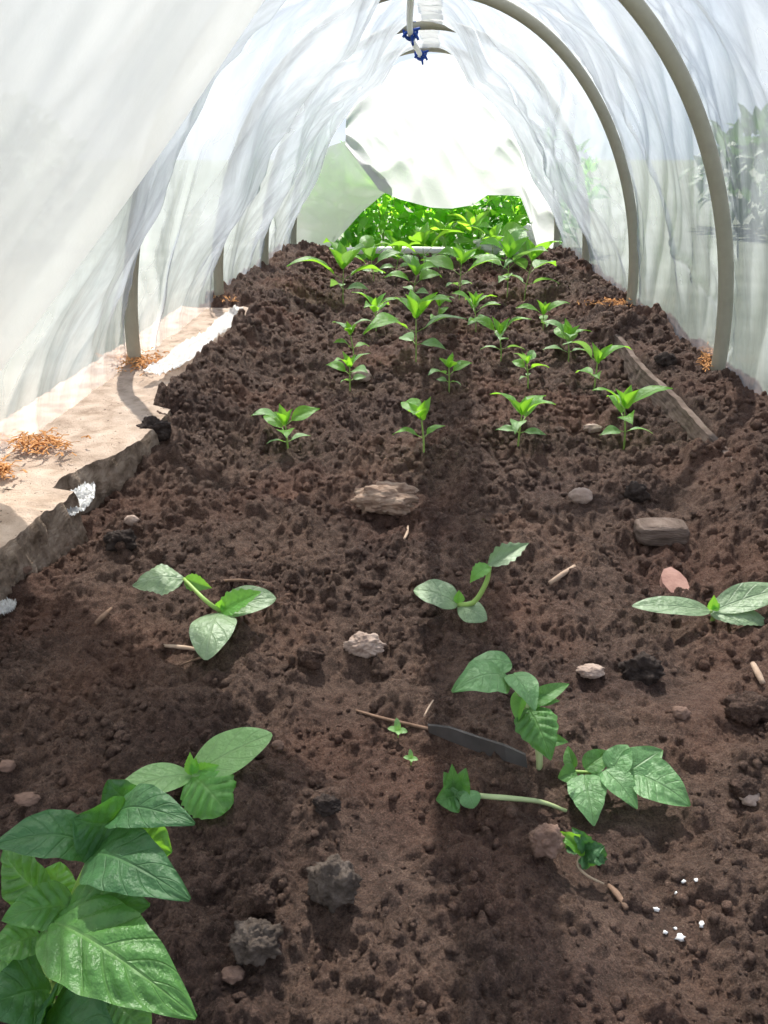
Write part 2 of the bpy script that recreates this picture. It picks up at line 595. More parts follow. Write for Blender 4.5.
def lump(center, size, seed, rough=.3, sub=4, freq=1.6, facet=0.0):
    v, f = ico(sub)
    v = v.copy()
    n = np.zeros(len(v))
    a, fr = 1.0, freq
    for k in range(5):
        q_ = (pn(v[:, 0] * fr + seed, v[:, 1] * fr + v[:, 2] * fr * .7, seed + k) + pn(v[:, 2] * fr - seed, v[:, 0] * fr - v[:, 1] * fr * .6, seed + 9 + k)) * .5
        n += a * (q_ if k == 0 else 1.6 * np.abs(q_) - .35)
        a *= .47
        fr *= 2.0
    v = v * (1 + rough * n)[:, None]
    if facet:
        v = np.sign(v) * np.abs(v) ** facet
    return v * np.asarray(size, float) + np.asarray(center), f


# uncountable loose crumbs: one object
V_, F_ = [], []
v0, f0 = ico(1)
v0s, f0s = ico(2)
f0 = np.array(f0)
nv = 0
cnt = 0
v0s, f0s = ico(2)
f0s = np.array(f0s)
shapes = []
for k in range(24):
    n_ = sum(a_ * np.abs(pn(v0s[:, 0] * f_ + k * 3.1, v0s[:, 1] * f_ + v0s[:, 2] * f_ * .8 + k, 40 + k)) for a_, f_ in ((.5, 1.5), (.35, 3.2)))
    shapes.append(v0s * (.75 + n_)[:, None])
while cnt < 21000:
    x, y = rand_spot()
    zc = y * .905 + .21
    if rng.random() > .6 + .6 * clumpy(x, y) or rng.random() < smoothness(x, y) * .8:
        continue
    if x < -.57:
        continue
    r = (.0011 + .0062 * rng.random() ** 4.5) * max(.6, zc) ** .75
    big = r > .0034
    k = int(rng.integers(24))
    b_ = shapes[k] if big else v0 * (1 + .45 * (rng.random((len(v0), 1)) - .5))
    a_ = rng.random() * 6.28
    ca, sa = math.cos(a_), math.sin(a_)
    b_ = b_ * (r * (.7 + .6 * rng.random(3)))
    b_ = np.stack([b_[:, 0] * ca - b_[:, 1] * sa, b_[:, 0] * sa + b_[:, 1] * ca, b_[:, 2]], -1)
    z = soil_z(x, y)
    V_.append(b_ + np.array([x, y, z + r * .35]))
    F_.append((f0s if big else f0) + nv)
    nv += len(b_)
    cnt += 1
crumbs = build('soil_crumbs', np.vstack(V_), np.vstack(F_), M['clod'])
tag(crumbs, 'loose brown soil crumbs scattered all over the bed', 'soil crumbs', None, 'stuff')


def rock(name, px, py, wpx, hpx, mat, label, cat, seed, group=None, rough=.35, facet=0.0, sink=.3, dpt=.8, sub=None):
    P = ground(px, py + hpx * .35)
    zc = (P - CAM) @ fw
    w, h = wpx * zc / FOC / 2, hpx * zc / FOC / 2
    c = P + np.array([0, 0, h * (1 - sink)])
    sub = sub or (5 if wpx > 24 else 4)
    v, f = lump((0, 0, 0), (w, (w + h) / 2 * dpt, h), seed, rough, sub, facet=facet)
    o = build(name, v + c, f, mat, None, loc=P)
    return tag(o, label, cat, group)


G = 'large loose clods of earth'
rock('soil_clod', 335, 876, 46, 56, M['clod_grey'], 'tall grey crumbly earth clod on bare soil at bottom centre', 'clod', 3, G, .42)
rock('soil_clod', 257, 936, 50, 46, M['clod_grey'], 'grey crumbly earth clod beside the big tomato leaf', 'clod', 5, G, .5)
rock('soil_clod', 262, 896, 30, 34, M['clod'], 'brown earth clod just above the grey clod near the tomato leaf', 'clod', 8, G, .4)
rock('soil_clod', 155, 430, 34, 26, M['clod_dark'], 'dark earth clod leaning on the broken end of the left plank', 'clod', 11, G, .45)
rock('soil_clod', 80, 444, 40, 18, M['clod_dark'], 'long dark earth lump lying on the left plank', 'clod', 13, G, .45, sink=.1)
rock('soil_clod', 104, 402, 22, 22, M['clod_dark'], 'round dark earth lump on the left plank by the orange shavings', 'clod', 14, G, .45, sink=.1)
rock('soil_clod', 122, 540, 30, 26, M['clod_dark'], 'dark grey earth clod below the notch of the left plank', 'clod', 17, G, .5)
rock('soil_clod', 640, 668, 40, 34, M['clod_dark'], 'dark ragged earth clod right of the small tomato plant', 'clod', 19, G, .55)
rock('soil_clod', 745, 706, 44, 34, M['clod'], 'brown earth clod at the right edge below the squash seedling', 'clod', 21, G, .4)
rock('soil_clod', 742, 784, 30, 22, M['clod'], 'brown earth clod at the right edge beside a tan pebble', 'clod', 23, G, .4)
rock('soil_clod', 327, 803, 26, 22, M['clod_dark'], 'small dark earth clod right of the light green squash seedling', 'clod', 26, G, .45)
rock('soil_clod', 310, 655, 26, 26, M['clod'], 'brown earth clod left of the pale crumpled chip', 'clod', 27, G, .45)
rock('soil_clod', 636, 492, 24, 20, M['clod_dark'], 'dark earth clod behind the brown wood block', 'clod', 29, G, .5)
rock('soil_clod', 664, 360, 22, 16, M['clod_dark'], 'dark lump on the right bank beside the near hoop foot', 'clod', 30, G, .4)
rock('soil_clod', 545, 838, 36, 34, M['stone_brown'], 'reddish brown earth clod left of the curled wilted seedling', 'clod', 31, G, .35)

G = 'pebbles on the soil'
rock('pebble', 580, 495, 24, 17, M['stone_pale'], 'pale rounded pebble in mid bed behind the nearest squash row', 'pebble', 41, G, .2)
rock('pebble', 362, 376, 20, 13, M['stone_pale'], 'tan pebble touching a pepper seedling in the second row', 'pebble', 42, G, .2)
rock('pebble', 591, 671, 28, 13, M['stone_pale'], 'pale flat pebble right of the upright tomato plant', 'pebble', 43, G, .3)
rock('pebble', 22, 568, 22, 14, M['stone_brown'], 'brown stone by the near end of the left plank', 'pebble', 44, G, .25)
rock('pebble', 750, 798, 22, 12, M['stone_pale'], 'tan pebble at the right edge under a brown clod', 'pebble', 45, G, .3)
rock('pebble', 232, 973, 26, 14, M['stone_brown'], 'rusty brown pebble just below the grey clod', 'pebble', 46, G, .25)
rock('pebble', 8, 765, 18, 13, M['stone_brown'], 'rusty pebble at the left edge', 'pebble', 47, G, .25)
rock('pebble', 28, 798, 26, 12, M['stone_brown'], 'flat reddish stone left of the big tomato plant tip', 'pebble', 48, G, .25)
rock('pebble', 592, 428, 18, 9, M['stone_pale'], 'small pale pebble between the two right peppers of the nearest row', 'pebble', 49, G, .25)
rock('pebble', 278, 744, 13, 11, M['stone_brown'], 'small brown pebble at the tip of the light squash leaf', 'pebble', 50, G, .2)
rock('pebble', 132, 520, 15, 11, M['stone_pale'], 'small pale pebble below the left plank notch', 'pebble', 51, G, .2)
rock('pebble', 680, 712, 18, 14, M['stone_brown'], 'round brown pebble on the smooth patch at right', 'pebble', 53, G, .25)

rock('crumpled_chip', 365, 645, 36, 24, M['stone_pale'], 'pale crumpled flat chip in the middle of the bed', 'chip', 61, None, .45, sink=.2)
rock('bark_piece', 384, 497, 66, 30, M['bark'], 'large tan piece of bark half buried in mid bed', 'bark', 62, None, .45, sink=.35)
rock('wood_block', 660, 531, 52, 22, M['wood_dark'], 'brown block of wood half buried at right', 'wood', 63, None, .14, .45, sink=.3)

# flat pink chip
def chip(name, px, py, wpx, hpx, thick, mat, label, cat, seed, group=None):
    P = ground(px, py)
    zc = (P - CAM) @ fw
    k = zc / FOC
    n = 9
    r_ = random.Random(seed)
    ring = []
    for i in range(n):
        a = 2 * math.pi * i / n
        r = .5 * (.8 + .4 * r_.random())
        ring.append((math.cos(a) * r * wpx * k, math.sin(a) * r * hpx * k * 1.9))
    top = [P + np.array([x, y, thick + .004 + y * .15]) for x, y in ring]
    bot = [P + np.array([x * 1.05, y * 1.05, -.003 + y * .15]) for x, y in ring]
    f = [tuple(range(n)), tuple(range(2 * n - 1, n - 1, -1))] + [(i, n + i, n + (i + 1) % n, (i + 1) % n) for i in range(n)]
    return tag(build(name, np.array(top + bot), f, mat, None, smooth=False, loc=P), label, cat, group)


chip('clay_chip', 673, 583, 28, 22, .004, M['stone_red'], 'flat pinkish chip above the right squash seedling', 'chip', 4)

G = 'white perlite flecks'
for k, (px, py, s, l) in enumerate(((683, 881, 5, 'white fleck beside its twin on the smooth soil at lower right'), (696, 880, 5, 'right one of two white flecks side by side at lower right'), (676, 893, 4, 'tiny white fleck just below the twin flecks'),
                                    (656, 909, 6, 'lone white fleck left of the other flecks at lower right'), (702, 924, 8, 'large white fleck right of the lowest fleck pair'), (680, 937, 10, 'largest white fleck, lowest at lower right'),
                                    (665, 932, 5, 'small white fleck left of the largest fleck'), (675, 928, 4, 'tiny white fleck just above the largest fleck'))):
    rock('perlite_grain', px, py, s, s * .75, M['perlite'], l, 'perlite', 70 + k, G, 1.1, sub=2)

# ------------------------------------------------------------------ twigs
def stick(name, pix, rad, mat, label, cat, lift=.004, group=None):
    pts = []
    for (px, py) in pix:
        P = ground(px, py)
        P[2] += lift
        pts.append(P)
    v, f = tube(pts, rad, 7, 3)
    return tag(build(name, v, f, mat, None, loc=pts[0]), label, cat, group)


G = 'twigs lying on the soil'
stick('twig', [(212, 585), (240, 584), (272, 586)], [.0016, .0022, .0014], M['twig'], 'thin brown twig behind the left squash seedling', 'twig', group=G)
stick('twig', [(164, 647), (184, 650), (204, 653)], [.0022, .0028, .002], M['twig_pale'], 'pale straw left of the left squash seed leaf', 'twig', group=G)
stick('twig', [(180, 668), (196, 662), (210, 658)], [.0012, .0014, .0012], M['twig'], 'thin brown stalk under the left squash seed leaf', 'twig', group=G)
stick('twig', [(549, 586), (562, 577), (574, 570)], [.003, .0038, .003], M['twig_pale'], 'short tan stick right of the middle squash seedling', 'twig', .006, G)
stick('twig', [(356, 713), (380, 720), (408, 727), (436, 734)], [.0012, .0018, .002, .002], M['twig'], 'long thin twig leading to the dark strip', 'twig', group=G)
stick('twig', [(424, 722), (428, 714), (433, 706)], [.001, .0011, .0009], M['twig_pale'], 'tiny straw standing by the dark strip', 'twig', .008, G)
stick('twig', [(752, 668), (757, 678), (762, 688)], [.0032, .004, .003], M['twig_pale'], 'short tan stick at the right edge under the squash leaf', 'twig', .006, G)
stick('twig', [(96, 628), (104, 620), (112, 612)], [.003, .0038, .002], M['twig'], 'brown splinter left of the left squash seedling', 'twig', .006, G)
stick('twig', [(404, 542), (407, 536), (408, 528)], [.002, .0025, .0016], M['twig_pale'], 'small straw below the tan bark', 'twig', .005, G)
stick('twig', [(608, 888), (616, 897), (626, 912)], [.002, .003, .0022], M['twig'], 'crumbly brown twig below the curled wilted seedling', 'twig', .004, G)

# dark flat strip
pts = [ground(x, y) + np.array([0, 0, .008]) for x, y in ((428, 735), (450, 741), (480, 752), (505, 760), (526, 768))]
sv = []
for k, P in enumerate(pts):
    w = (.006, .0115, .0125, .0125, .010)[k]
    for dx, dz in ((-.25, .95), (.25, -.95)):
        sv.append(P + np.array([w * dx * .4, -w * dx * .9, dz * w * .62]))
sv = np.array(sv)
back = sv + np.array([0, .0022, .001])
n2 = len(sv)
sf = []
for k in range(len(pts) - 1):
    a, b, c, d = 2 * k, 2 * k + 1, 2 * k + 3, 2 * k + 2
    sf += [(a, b, c, d), (n2 + d, n2 + c, n2 + b, n2 + a), (a, d, n2 + d, n2 + a), (b, n2 + b, n2 + c, c)]
sf += [(0, n2, n2 + 1, 1), (n2 - 2, n2 - 1, 2 * n2 - 1, 2 * n2 - 2)]
tag(build('plastic_strip', np.vstack([sv, back]), sf, M['strip'], None, smooth=False, loc=pts[2]), 'dark grey flat strip lying beside the upright tomato plant', 'strip')

# ------------------------------------------------------------------ planks at the bed edges
def plank_left(name, ya, yb, edge_fn, ztop, zbot, xo, mat_top, mat_face, label):
    n = 160
    ys = np.linspace(ya, yb, n)
    prof = []
    for y in ys:
        e = edge_fn(y)
        row = []
        for k in range(9):
            t = k / 8
            x = xo + (e - xo) * t
            row.append((x, y, ztop + .006 * float(pn(x * 14, y * 14, 61)) + .004 * float(pn(x * 50, y * 50, 62)) - (.006 if k == 8 else 0)))
        for k in range(1, 9):
            t = k / 8
            g = .010 * float(pn(y * 26, t * 1.4, 64)) + .007 * float(pn(y * 90, t * 2.0, 65))
            row.append((e + .012 * t + g, y, ztop - .006 + (zbot - ztop) * t))
        prof.append(row)
    P = np.array(prof)
    nc = P.shape[1]
    f_all = grid_faces(n, nc)
    root = empty(name, (xo * .5 + edge_fn(ya) * .5, (ya + yb) / 2, zbot), label, 'plank', 'edging planks')
    col = f_all.reshape(n - 1, nc - 1, 4)

    def sub(nm, cols, mat):
        fs = col[:, cols].reshape(-1, 4)
        used = np.unique(fs)
        mp = {int(u): i for i, u in enumerate(used)}
        vv = P.reshape(-1, 3)[used]
        ff = [tuple(mp[int(k)] for k in q_) for q_ in fs]
        # end caps
        if nm == 'plank_face':
            for rr in (0, n - 1):
                idx = [rr * nc + c for c in range(8, nc)]
                base = len(vv)
                pts_ = [P.reshape(-1, 3)[i] for i in idx] + [np.array([xo, ys[rr], zbot]), np.array([xo, ys[rr], ztop])]
                vv = np.vstack([vv, pts_])
                ff.append(tuple(range(base, base + len(pts_))))
        return build(nm, vv, ff, mat, root)
    sub('plank_top', slice(0, 8), mat_top)
    o = sub('plank_face', slice(8, nc - 1), mat_face)
    o['label'] = 'rough split grey inner face'
    return root


plank_left('wooden_plank', .45, 1.13, lambda y: -.592 + .010 * float(pn(y * 5, 3.3, 71)) + .028 * float(sst(.9, 1.12, y)), -.002, -.095, -.86, M['sand'], M['wood'], 'sandy topped wooden plank at the left edge, nearest the viewer')
plank_left('wooden_plank', 1.134, 2.75, lambda y: -.612 + .072 * float(sst(1.14, 1.42, y)) - .05 * float(sst(1.5, 1.9, y)) - .012 * float(sst(2, 2.7, y)) + .008 * float(pn(y * 6, 7.3, 72)), -.004, -.095, -.86, M['sand'], M['wood'], 'sandy topped wooden plank running on to the second hoop at left')

# right board, thin and leaning
n = 140
ys = np.linspace(1.0, 2.34, n)
bv = []
for y in ys:
    e = .560 + .010 * float(pn(y * 3, .5, 5)) + .01 * (y - 1.7)
    w = .014
    zt = .002 - .012 * float(sst(1.25, 1.1, y)) + .003 * float(pn(y * 20, 1.2, 77))
    for k in range(6):
        t = k / 5
        bv.append((e - .006 * t + .002 * float(pn(y * 40, t * 6, 79)), y, zt + (-.075 - zt) * t))
    for k in range(6):
        t = 1 - k / 5
        bv.append((e + w - .006 * t, y, zt + (-.075 - zt) * t))
bf = [tuple(q_) for q_ in grid_faces(n, 12, True)] + [tuple(range(12))[::-1], tuple(range((n - 1) * 12, n * 12))]
o = build('edging_board', bv, bf, M['wood_dark'], None, smooth=False, loc=(.57, 1.7, -.075))
tag(o, 'thin weathered grey board holding the soil bank on the right', 'board')

# ------------------------------------------------------------------ tunnel hoops, ridge pole, ties
HA, HB = .745, .955
HY = [1.03, 1.944, 2.852, 3.74, 4.60]
hoop_lab = {1: 'grey green plastic hoop nearest the viewer', 2: 'grey green plastic hoop, second from the viewer', 3: 'grey green plastic hoop, third from the viewer', 4: 'grey green plastic hoop at the far end of the tunnel'}
for i in (1, 2, 3, 4):
    th = np.linspace(-R(94), R(94), 90)
    pts = np.stack([HA * np.sin(th), np.full_like(th, HY[i]), (HB + (0, 0, 0, .014, .020)[i]) * np.cos(th)], -1)
    v, f = tube(pts, .0175, 14)
    o = build('tunnel_hoop', v, f, M['pipe'], None, loc=(0, HY[i], 0))
    tag(o, hoop_lab[i], 'hoop', 'tunnel hoops')
v, f = tube([(-.035, 1.2, HB - .031), (-.05, 2.5, HB - .031), (-.075, 3.74, HB - .016), (-.036, 4.68, HB - .009)], .012, 12, 6)
tag(build('ridge_pole', v, f, M['ridge'], None, loc=(0, 3, HB)), 'pale pole along the ridge tied under the hoop tops', 'pole')
for i, l in ((3, 'blue cord knotted round ridge pole at the third hoop'), (4, 'blue cord knotted round ridge pole at the farthest hoop')):
    c = np.array([-.075 if i == 3 else -.038, HY[i], HB - .016 + (.014 if i == 3 else .020)])
    pl = []
    for k in range(5):
        a = np.linspace(0, 2 * np.pi, 24)
        s = (-1) ** k
        rad = .034
        pl.append(tube(np.stack([c[0] + rad * .85 * np.cos(a), c[1] - .01 + .01 * k + s * .012 * np.sin(a), c[2] + rad * np.sin(a)], -1), .005, 6))
    for dx, dz in ((.035, -.03), (-.03, -.02), (.012, -.05), (.04, .012)):
        pl.append(tube([c + np.array([0, -.03, -.01]), c + np.array([dx * .6, -.04, -.01 + dz * .4]), c + np.array([dx, -.038, -.012 + dz])], [.006, .007, .005], 6, 4))
    pl.append(lump(c + np.array([0, -.03, -.008]), (.015, .012, .014), 5, .3, 2))
    v, f = join(*pl)
    tag(build('cord_tie', v, f, M['blue'], None, loc=c), l, 'cord', 'blue cord ties')

# ------------------------------------------------------------------ plastic film
FA, FB = HA + .022, HB + .022


def film_surface(nu, nv, th0, th1, ya, yb):
    th = np.linspace(th0, th1, nu)
    ys = np.linspace(ya, yb, nv)
    TH, YS = np.meshgrid(th, ys)
    deg = np.degrees(TH)
    edges = np.array([-.8, .12] + HY)
    bay = np.clip(np.searchsorted(edges, YS) - 1, 0, len(edges) - 2)
    s = (YS - edges[bay]) / (edges[bay + 1] - edges[bay])
    sag_shape = np.sin(np.pi * np.clip(s, 0, 1)) ** .85
    AL = np.array([.05, .08, .15, .17, .16, .15])[bay]
    AR = np.array([.0, .0, .0, .0, .17, .15])[bay]
    ad = np.abs(deg)
    g = np.where(deg < 0, sst(3, 26, ad), sst(2, 24, ad)) * (1 - sst(60, 91, ad) * .95)
    sag = np.where(deg < 0, AL, AR) * g * sag_shape
    # folds
    d1 = pn(YS * 3.2 + TH * 1.1, TH * .8, 81)
    d2 = pn(YS * 8 - TH * 2.6, TH * .9, 83)
    d3 = pn(YS * 17 + TH * 3.5, TH * 1.6 + 4, 85)
    fold = .024 * (1 - np.abs(d1) * 2.2) + .008 * (1 - 2 * np.abs(d2)) + .003 * d3
    # puckers where the film crosses a hoop
    near = np.exp(-(np.minimum(s, 1 - s) / .10) ** 2)
    puck = .006 * pn(YS * 40, TH * 26, 87) * near
    cr = 0
    rc = np.random.default_rng(21)
    for k in range(70):
        t0_, y0_ = (rc.random() * 2 - 1) * 1.45, ya + rc.random() * (yb - ya)
        an = rc.normal() * .45 + (math.pi / 2 if rc.random() < .12 else 0)
        dl, dc = (TH - t0_) * .85, YS - y0_
        al, ac = dl * math.cos(an) + dc * math.sin(an), -dl * math.sin(an) + dc * math.cos(an)
        cr = cr + (.004 + .007 * rc.random()) * np.exp(-(ac / (.007 + .010 * rc.random())) ** 2) * np.exp(-(al / (.12 + .25 * rc.random())) ** 4)
    keep = sst(0, .10, np.minimum(s, 1 - s)) * .85 + .15
    low = 1 - .6 * sst(80, 92, ad)
    d = sag + np.maximum(fold, -.012) * keep * low + puck + cr * keep
    d = np.where((YS > 4.5), sag * .5, d)
    nx, nz = np.sin(TH) / FA, np.cos(TH) / FB
    L = np.hypot(nx, nz)
    XX = FA * np.sin(TH) - d * nx / L
    ZZ = (FB + .018 * sst(2.9, 4.4, YS)) * np.cos(TH) - d * nz / L
    return np.stack([XX, YS, ZZ], -1).reshape(-1, 3), grid_faces(nv, nu)


v, f = film_surface(320, 820, -R(97), R(97), .5, 4.64)
film = build('plastic_film', v, f, M['film'], None, loc=(0, 2.5, 0))
tag(film, 'milky clear plastic film stretched over all the tunnel hoops', 'plastic film')

xs_ = np.linspace(-.035, .05, 9)
ys_ = np.linspace(.9, 4.64, 120)
RV = [(x + .012 * float(pn(y * 2.5, .3, 95)), y, FB + .006 + .001 * float(pn(x * 60, y * 6, 96)) - (x * x) * .5) for y in ys_ for x in xs_]
rf_ = build('ridge_fold', RV, grid_faces(120, 9), M['film_white'], film)
rf_['label'] = 'bunched film folded along the ridge'

# inner drape: a doubled sheet hanging over the left of the near bay
edge = np.array([at_y(x, y, 1.22) for x, y in ((330, -90), (265, 0), (190, 112), (122, 208), (60, 292), (0, 372), (-70, 470))])
nr, nc = 90, 120
tI = np.linspace(0, len(edge) - 1, nr)
E_ = np.stack([np.interp(tI, range(len(edge)), edge[:, k]) for k in range(3)], -1)
# far edge of the sheet runs along the edge line; it falls outwards towards the viewer
DV = []
for i in range(nr):
    e = E_[i]
    t = i / (nr - 1)
    for j in range(nc):
        s = j / (nc - 1)
        out = .030 + .0 * s
        fold = .016 * float(pn(s * 9 + t * 1.4, t * 1.5, 91)) + .007 * float(pn(s * 24 - t * 2.5, t * 2.2, 92))
        lip = -.03 * math.exp(-(s / .05) ** 2)
        x = e[0] - .10 * s ** 1.0 + fold * min(1, .25 + s * 4) - .10 * sst(.0, .06, s) * .3 + lip * .0
        y = e[1] - 1.0 * s
        z = e[2] + fold * .5 + .01 * s
        DV.append((float(x), float(y), float(z)))
drape = build('film_drape', DV, grid_faces(nr, nc), M['film_white'], None, loc=(-.5, .8, .0))
tag(drape, 'milky white sheet of film draped over the left side nearest the viewer', 'plastic film')

# curtain at the far end
def curtain(name, xs_px, top_px, bot_px, mat, label, nr=70, nc=120, yp=4.66, amp=.02, seed=1, hang=.04):
    xs = np.linspace(xs_px[0], xs_px[-1], nc)
    tp = np.interp(xs, xs_px, top_px)
    bt = np.interp(xs, xs_px, bot_px)
    V = []
    for i in range(nr):
        t = i / (nr - 1)
        for j in range(nc):
            p = at_y(xs[j], tp[j] + (bt[j] - tp[j]) * t, yp)
            s = xs[j] / 30.0
            a = amp * (min(1, .2 + 1.6 * t))
            w = a * float(1 - 2 * abs(pn(s * .42 + t * 1.3, t * 1.1, seed))) + a * .6 * float(1 - 2 * abs(pn(s * .8 - t * 2.2, t * 1.6, seed + 3)))
            p = p + np.array([0, w - hang * t, 0])
            V.append(p)
    o = build(name, V, grid_faces(nr, nc), mat, None, loc=at_y((xs_px[0] + xs_px[-1]) / 2, 150, yp))
    return tag(o, label, 'plastic film', 'film flaps at the far end')


curtain('end_flap', [346, 362, 380, 400, 430, 452, 472, 480, 487, 505, 520, 530, 538, 556], [118, 92, 75, 62, 54, 53, 56, 60, 62, 72, 90, 108, 125, 160], [146, 166, 190, 199, 207, 208, 205, 200, 195, 195, 196, 222, 250, 252], M['film_flap'], 'white film flap with curved lower edge hanging across the far end', amp=.035, seed=101, hang=.06)
curtain('corner_flap', [286, 300, 330, 345, 362, 392], [205, 175, 146, 141, 158, 184], [252, 252, 247, 231, 212, 187], M['film_thin'], 'greenish translucent film panel in the far left corner', amp=.010, seed=111, yp=4.64, hang=.0)

# crumpled film and the white pipe across the far end
a, b = at_z(318, 254, -.02), at_z(460, 253, -.02)
v, f = tube([a + (0, 0, .012), (a + b) / 2 + (0, 0, .018), b + (0, 0, .012)], .018, 12, 6)
tag(build('end_pipe', v, f, M['white_pipe'], None, loc=a), 'white pipe lying across the far end of the bed', 'pipe')


def scrap(name, px, py, wpx, hpx, seed, label, mat=None, group='film scraps', lift=0.0, flat=.8):
    P = ground(px, py)
    zc = (P - CAM) @ fw
    w, h = wpx * zc / FOC / 2, hpx * zc / FOC / 2
    v, f = lump((0, 0, 0), (w, max(w * .6, h) * flat, h), seed, .75, 4, 1.3)
    v[:, 2] += h * .6 + lift
    return tag(build(name, v + P, f, mat or M['film_scrap'], None, loc=P), label, 'plastic film', group)


scrap('film_bundle', 507, 250, 50, 16, 121, 'white crumpled film heaped across the far end at right', flat=.5)
scrap('film_bundle', 530, 243, 24, 22, 122, 'rounded ball of bunched film by the far right hoop foot')


def film_strip(name, pix, wid, label, seed, lift=.01, zfix=None):
    pts = [ground(x, y) if zfix is None else at_z(x, y, zfix) for x, y in pix]
    pts = np.array(pts)
    m = 60
    t = np.linspace(0, len(pts) - 1, m)
    C_ = np.stack([np.interp(t, range(len(pts)), pts[:, k]) for k in range(3)], -1)
    W = np.interp(t, range(len(pts)), wid)
    V = []
    nc = 14
    for i in range(m):
        for j in range(nc):
            s = j / (nc - 1) * 2 - 1
            wz = .012 * float(pn(i * .35, s * 2.0, seed)) + .006 * float(pn(i * .9, s * 4, seed + 1))
            V.append(C_[i] + np.array([s * W[i], s * W[i] * .25, lift - s * W[i] * .35 + abs(wz)]))
    return tag(build(name, V, grid_faces(m, nc), M['film_scrap'], None, loc=pts[0]), label, 'plastic film', 'film scraps')


film_strip('film_scrap', [(152, 382), (172, 372), (192, 356), (212, 342), (228, 328), (240, 314)], [.02, .022, .03, .018, .026, .014], 'white crumpled film scrap along the left plank behind the first hoop', 131, .02, .004)
film_strip('film_scrap', [(52, 526), (70, 515), (84, 503), (92, 492)], [.016, .022, .018, .008], 'pale film scrap tucked in the notch of the left plank', 133, .012, -.045)
film_strip('film_scrap', [(-4, 622), (6, 616), (14, 610)], [.012, .012, .006], 'small grey film scrap at the left edge of the soil', 135, .012)

# orange wood shavings: uncountable piles
def shavings(px, py, wpx, hpx, n, z, label, seed, mat='shaving'):
    r_ = np.random.default_rng(seed)
    parts = []
    c = at_z(px, py, z)
    for k in range(int(n * 1.8)):
        p = at_z(px + r_.normal() * wpx * .34, py + r_.normal() * hpx * .34, z)
        L_ = .003 + .009 * r_.random()
        a = r_.random() * 6.28
        d = np.array([math.cos(a), math.sin(a), (r_.random() - .3) * .6]) * L_
        w = np.array([-math.sin(a), math.cos(a), .6 * (r_.random() - .5)]) * (.0009 + .0012 * r_.random())
        p = p + np.array([0, 0, .004 + .012 * r_.random()])
        m_ = np.array([0, 0, .004 * r_.random()])
        vv = np.array([p - d - w, p - d + w, p + w + m_, p - w + m_, p + d + w - m_, p + d - w - m_])
        th = np.array([0, 0, -.0008])
        vv = np.vstack([vv, vv + th])
        parts.append((vv, [(0, 1, 2, 3), (3, 2, 4, 5), (7, 6, 9, 8), (8, 9, 11, 10), (0, 3, 9, 6), (1, 7, 8, 2), (3, 5, 11, 9), (2, 8, 10, 4), (0, 6, 7, 1), (5, 4, 10, 11)]))
    v, f = join(*parts)
    return tag(build('wood_shavings', v, f, M[mat], None, smooth=False, loc=c), label, 'wood shavings', 'orange wood shavings', 'stuff')


shavings(144, 364, 52, 12, 150, .002, 'orange wood shavings round the foot of the nearest left hoop', 1)
shavings(36, 446, 60, 12, 110, .002, 'orange wood shavings on the left plank by the film', 2)
shavings(4, 474, 18, 10, 40, .002, 'small patch of orange shavings at the left edge', 3)
shavings(612, 305, 34, 5, 90, .01, 'orange shavings round the foot of the second right hoop', 4)
shavings(706, 362, 14, 16, 45, .006, 'orange shavings beside the foot of the nearest right hoop', 5)
shavings(226, 300, 20, 5, 40, .006, 'orange shavings round the foot of the second left hoop', 6)

# ------------------------------------------------------------------ leaves
def prof_cot(s):
    return np.sin(np.pi * np.clip(s, 0, 1) ** .85) ** .62


def prof_lance(s):
    return np.sin(np.pi * s ** .72) ** 1.15


def prof_ovate(s):
    return np.sin(np.pi * s ** .62) ** .85


def prof_round(s):
    return np.sqrt(np.clip(1 - (2 * s - 1) ** 2, 0, 1)) ** .9


def prof_oval(s):
    return np.sin(np.pi * s ** .78) ** .8


PROF = dict(oval=prof_oval, cot=prof_cot, lance=prof_lance, ovate=prof_ovate, round=prof_round)


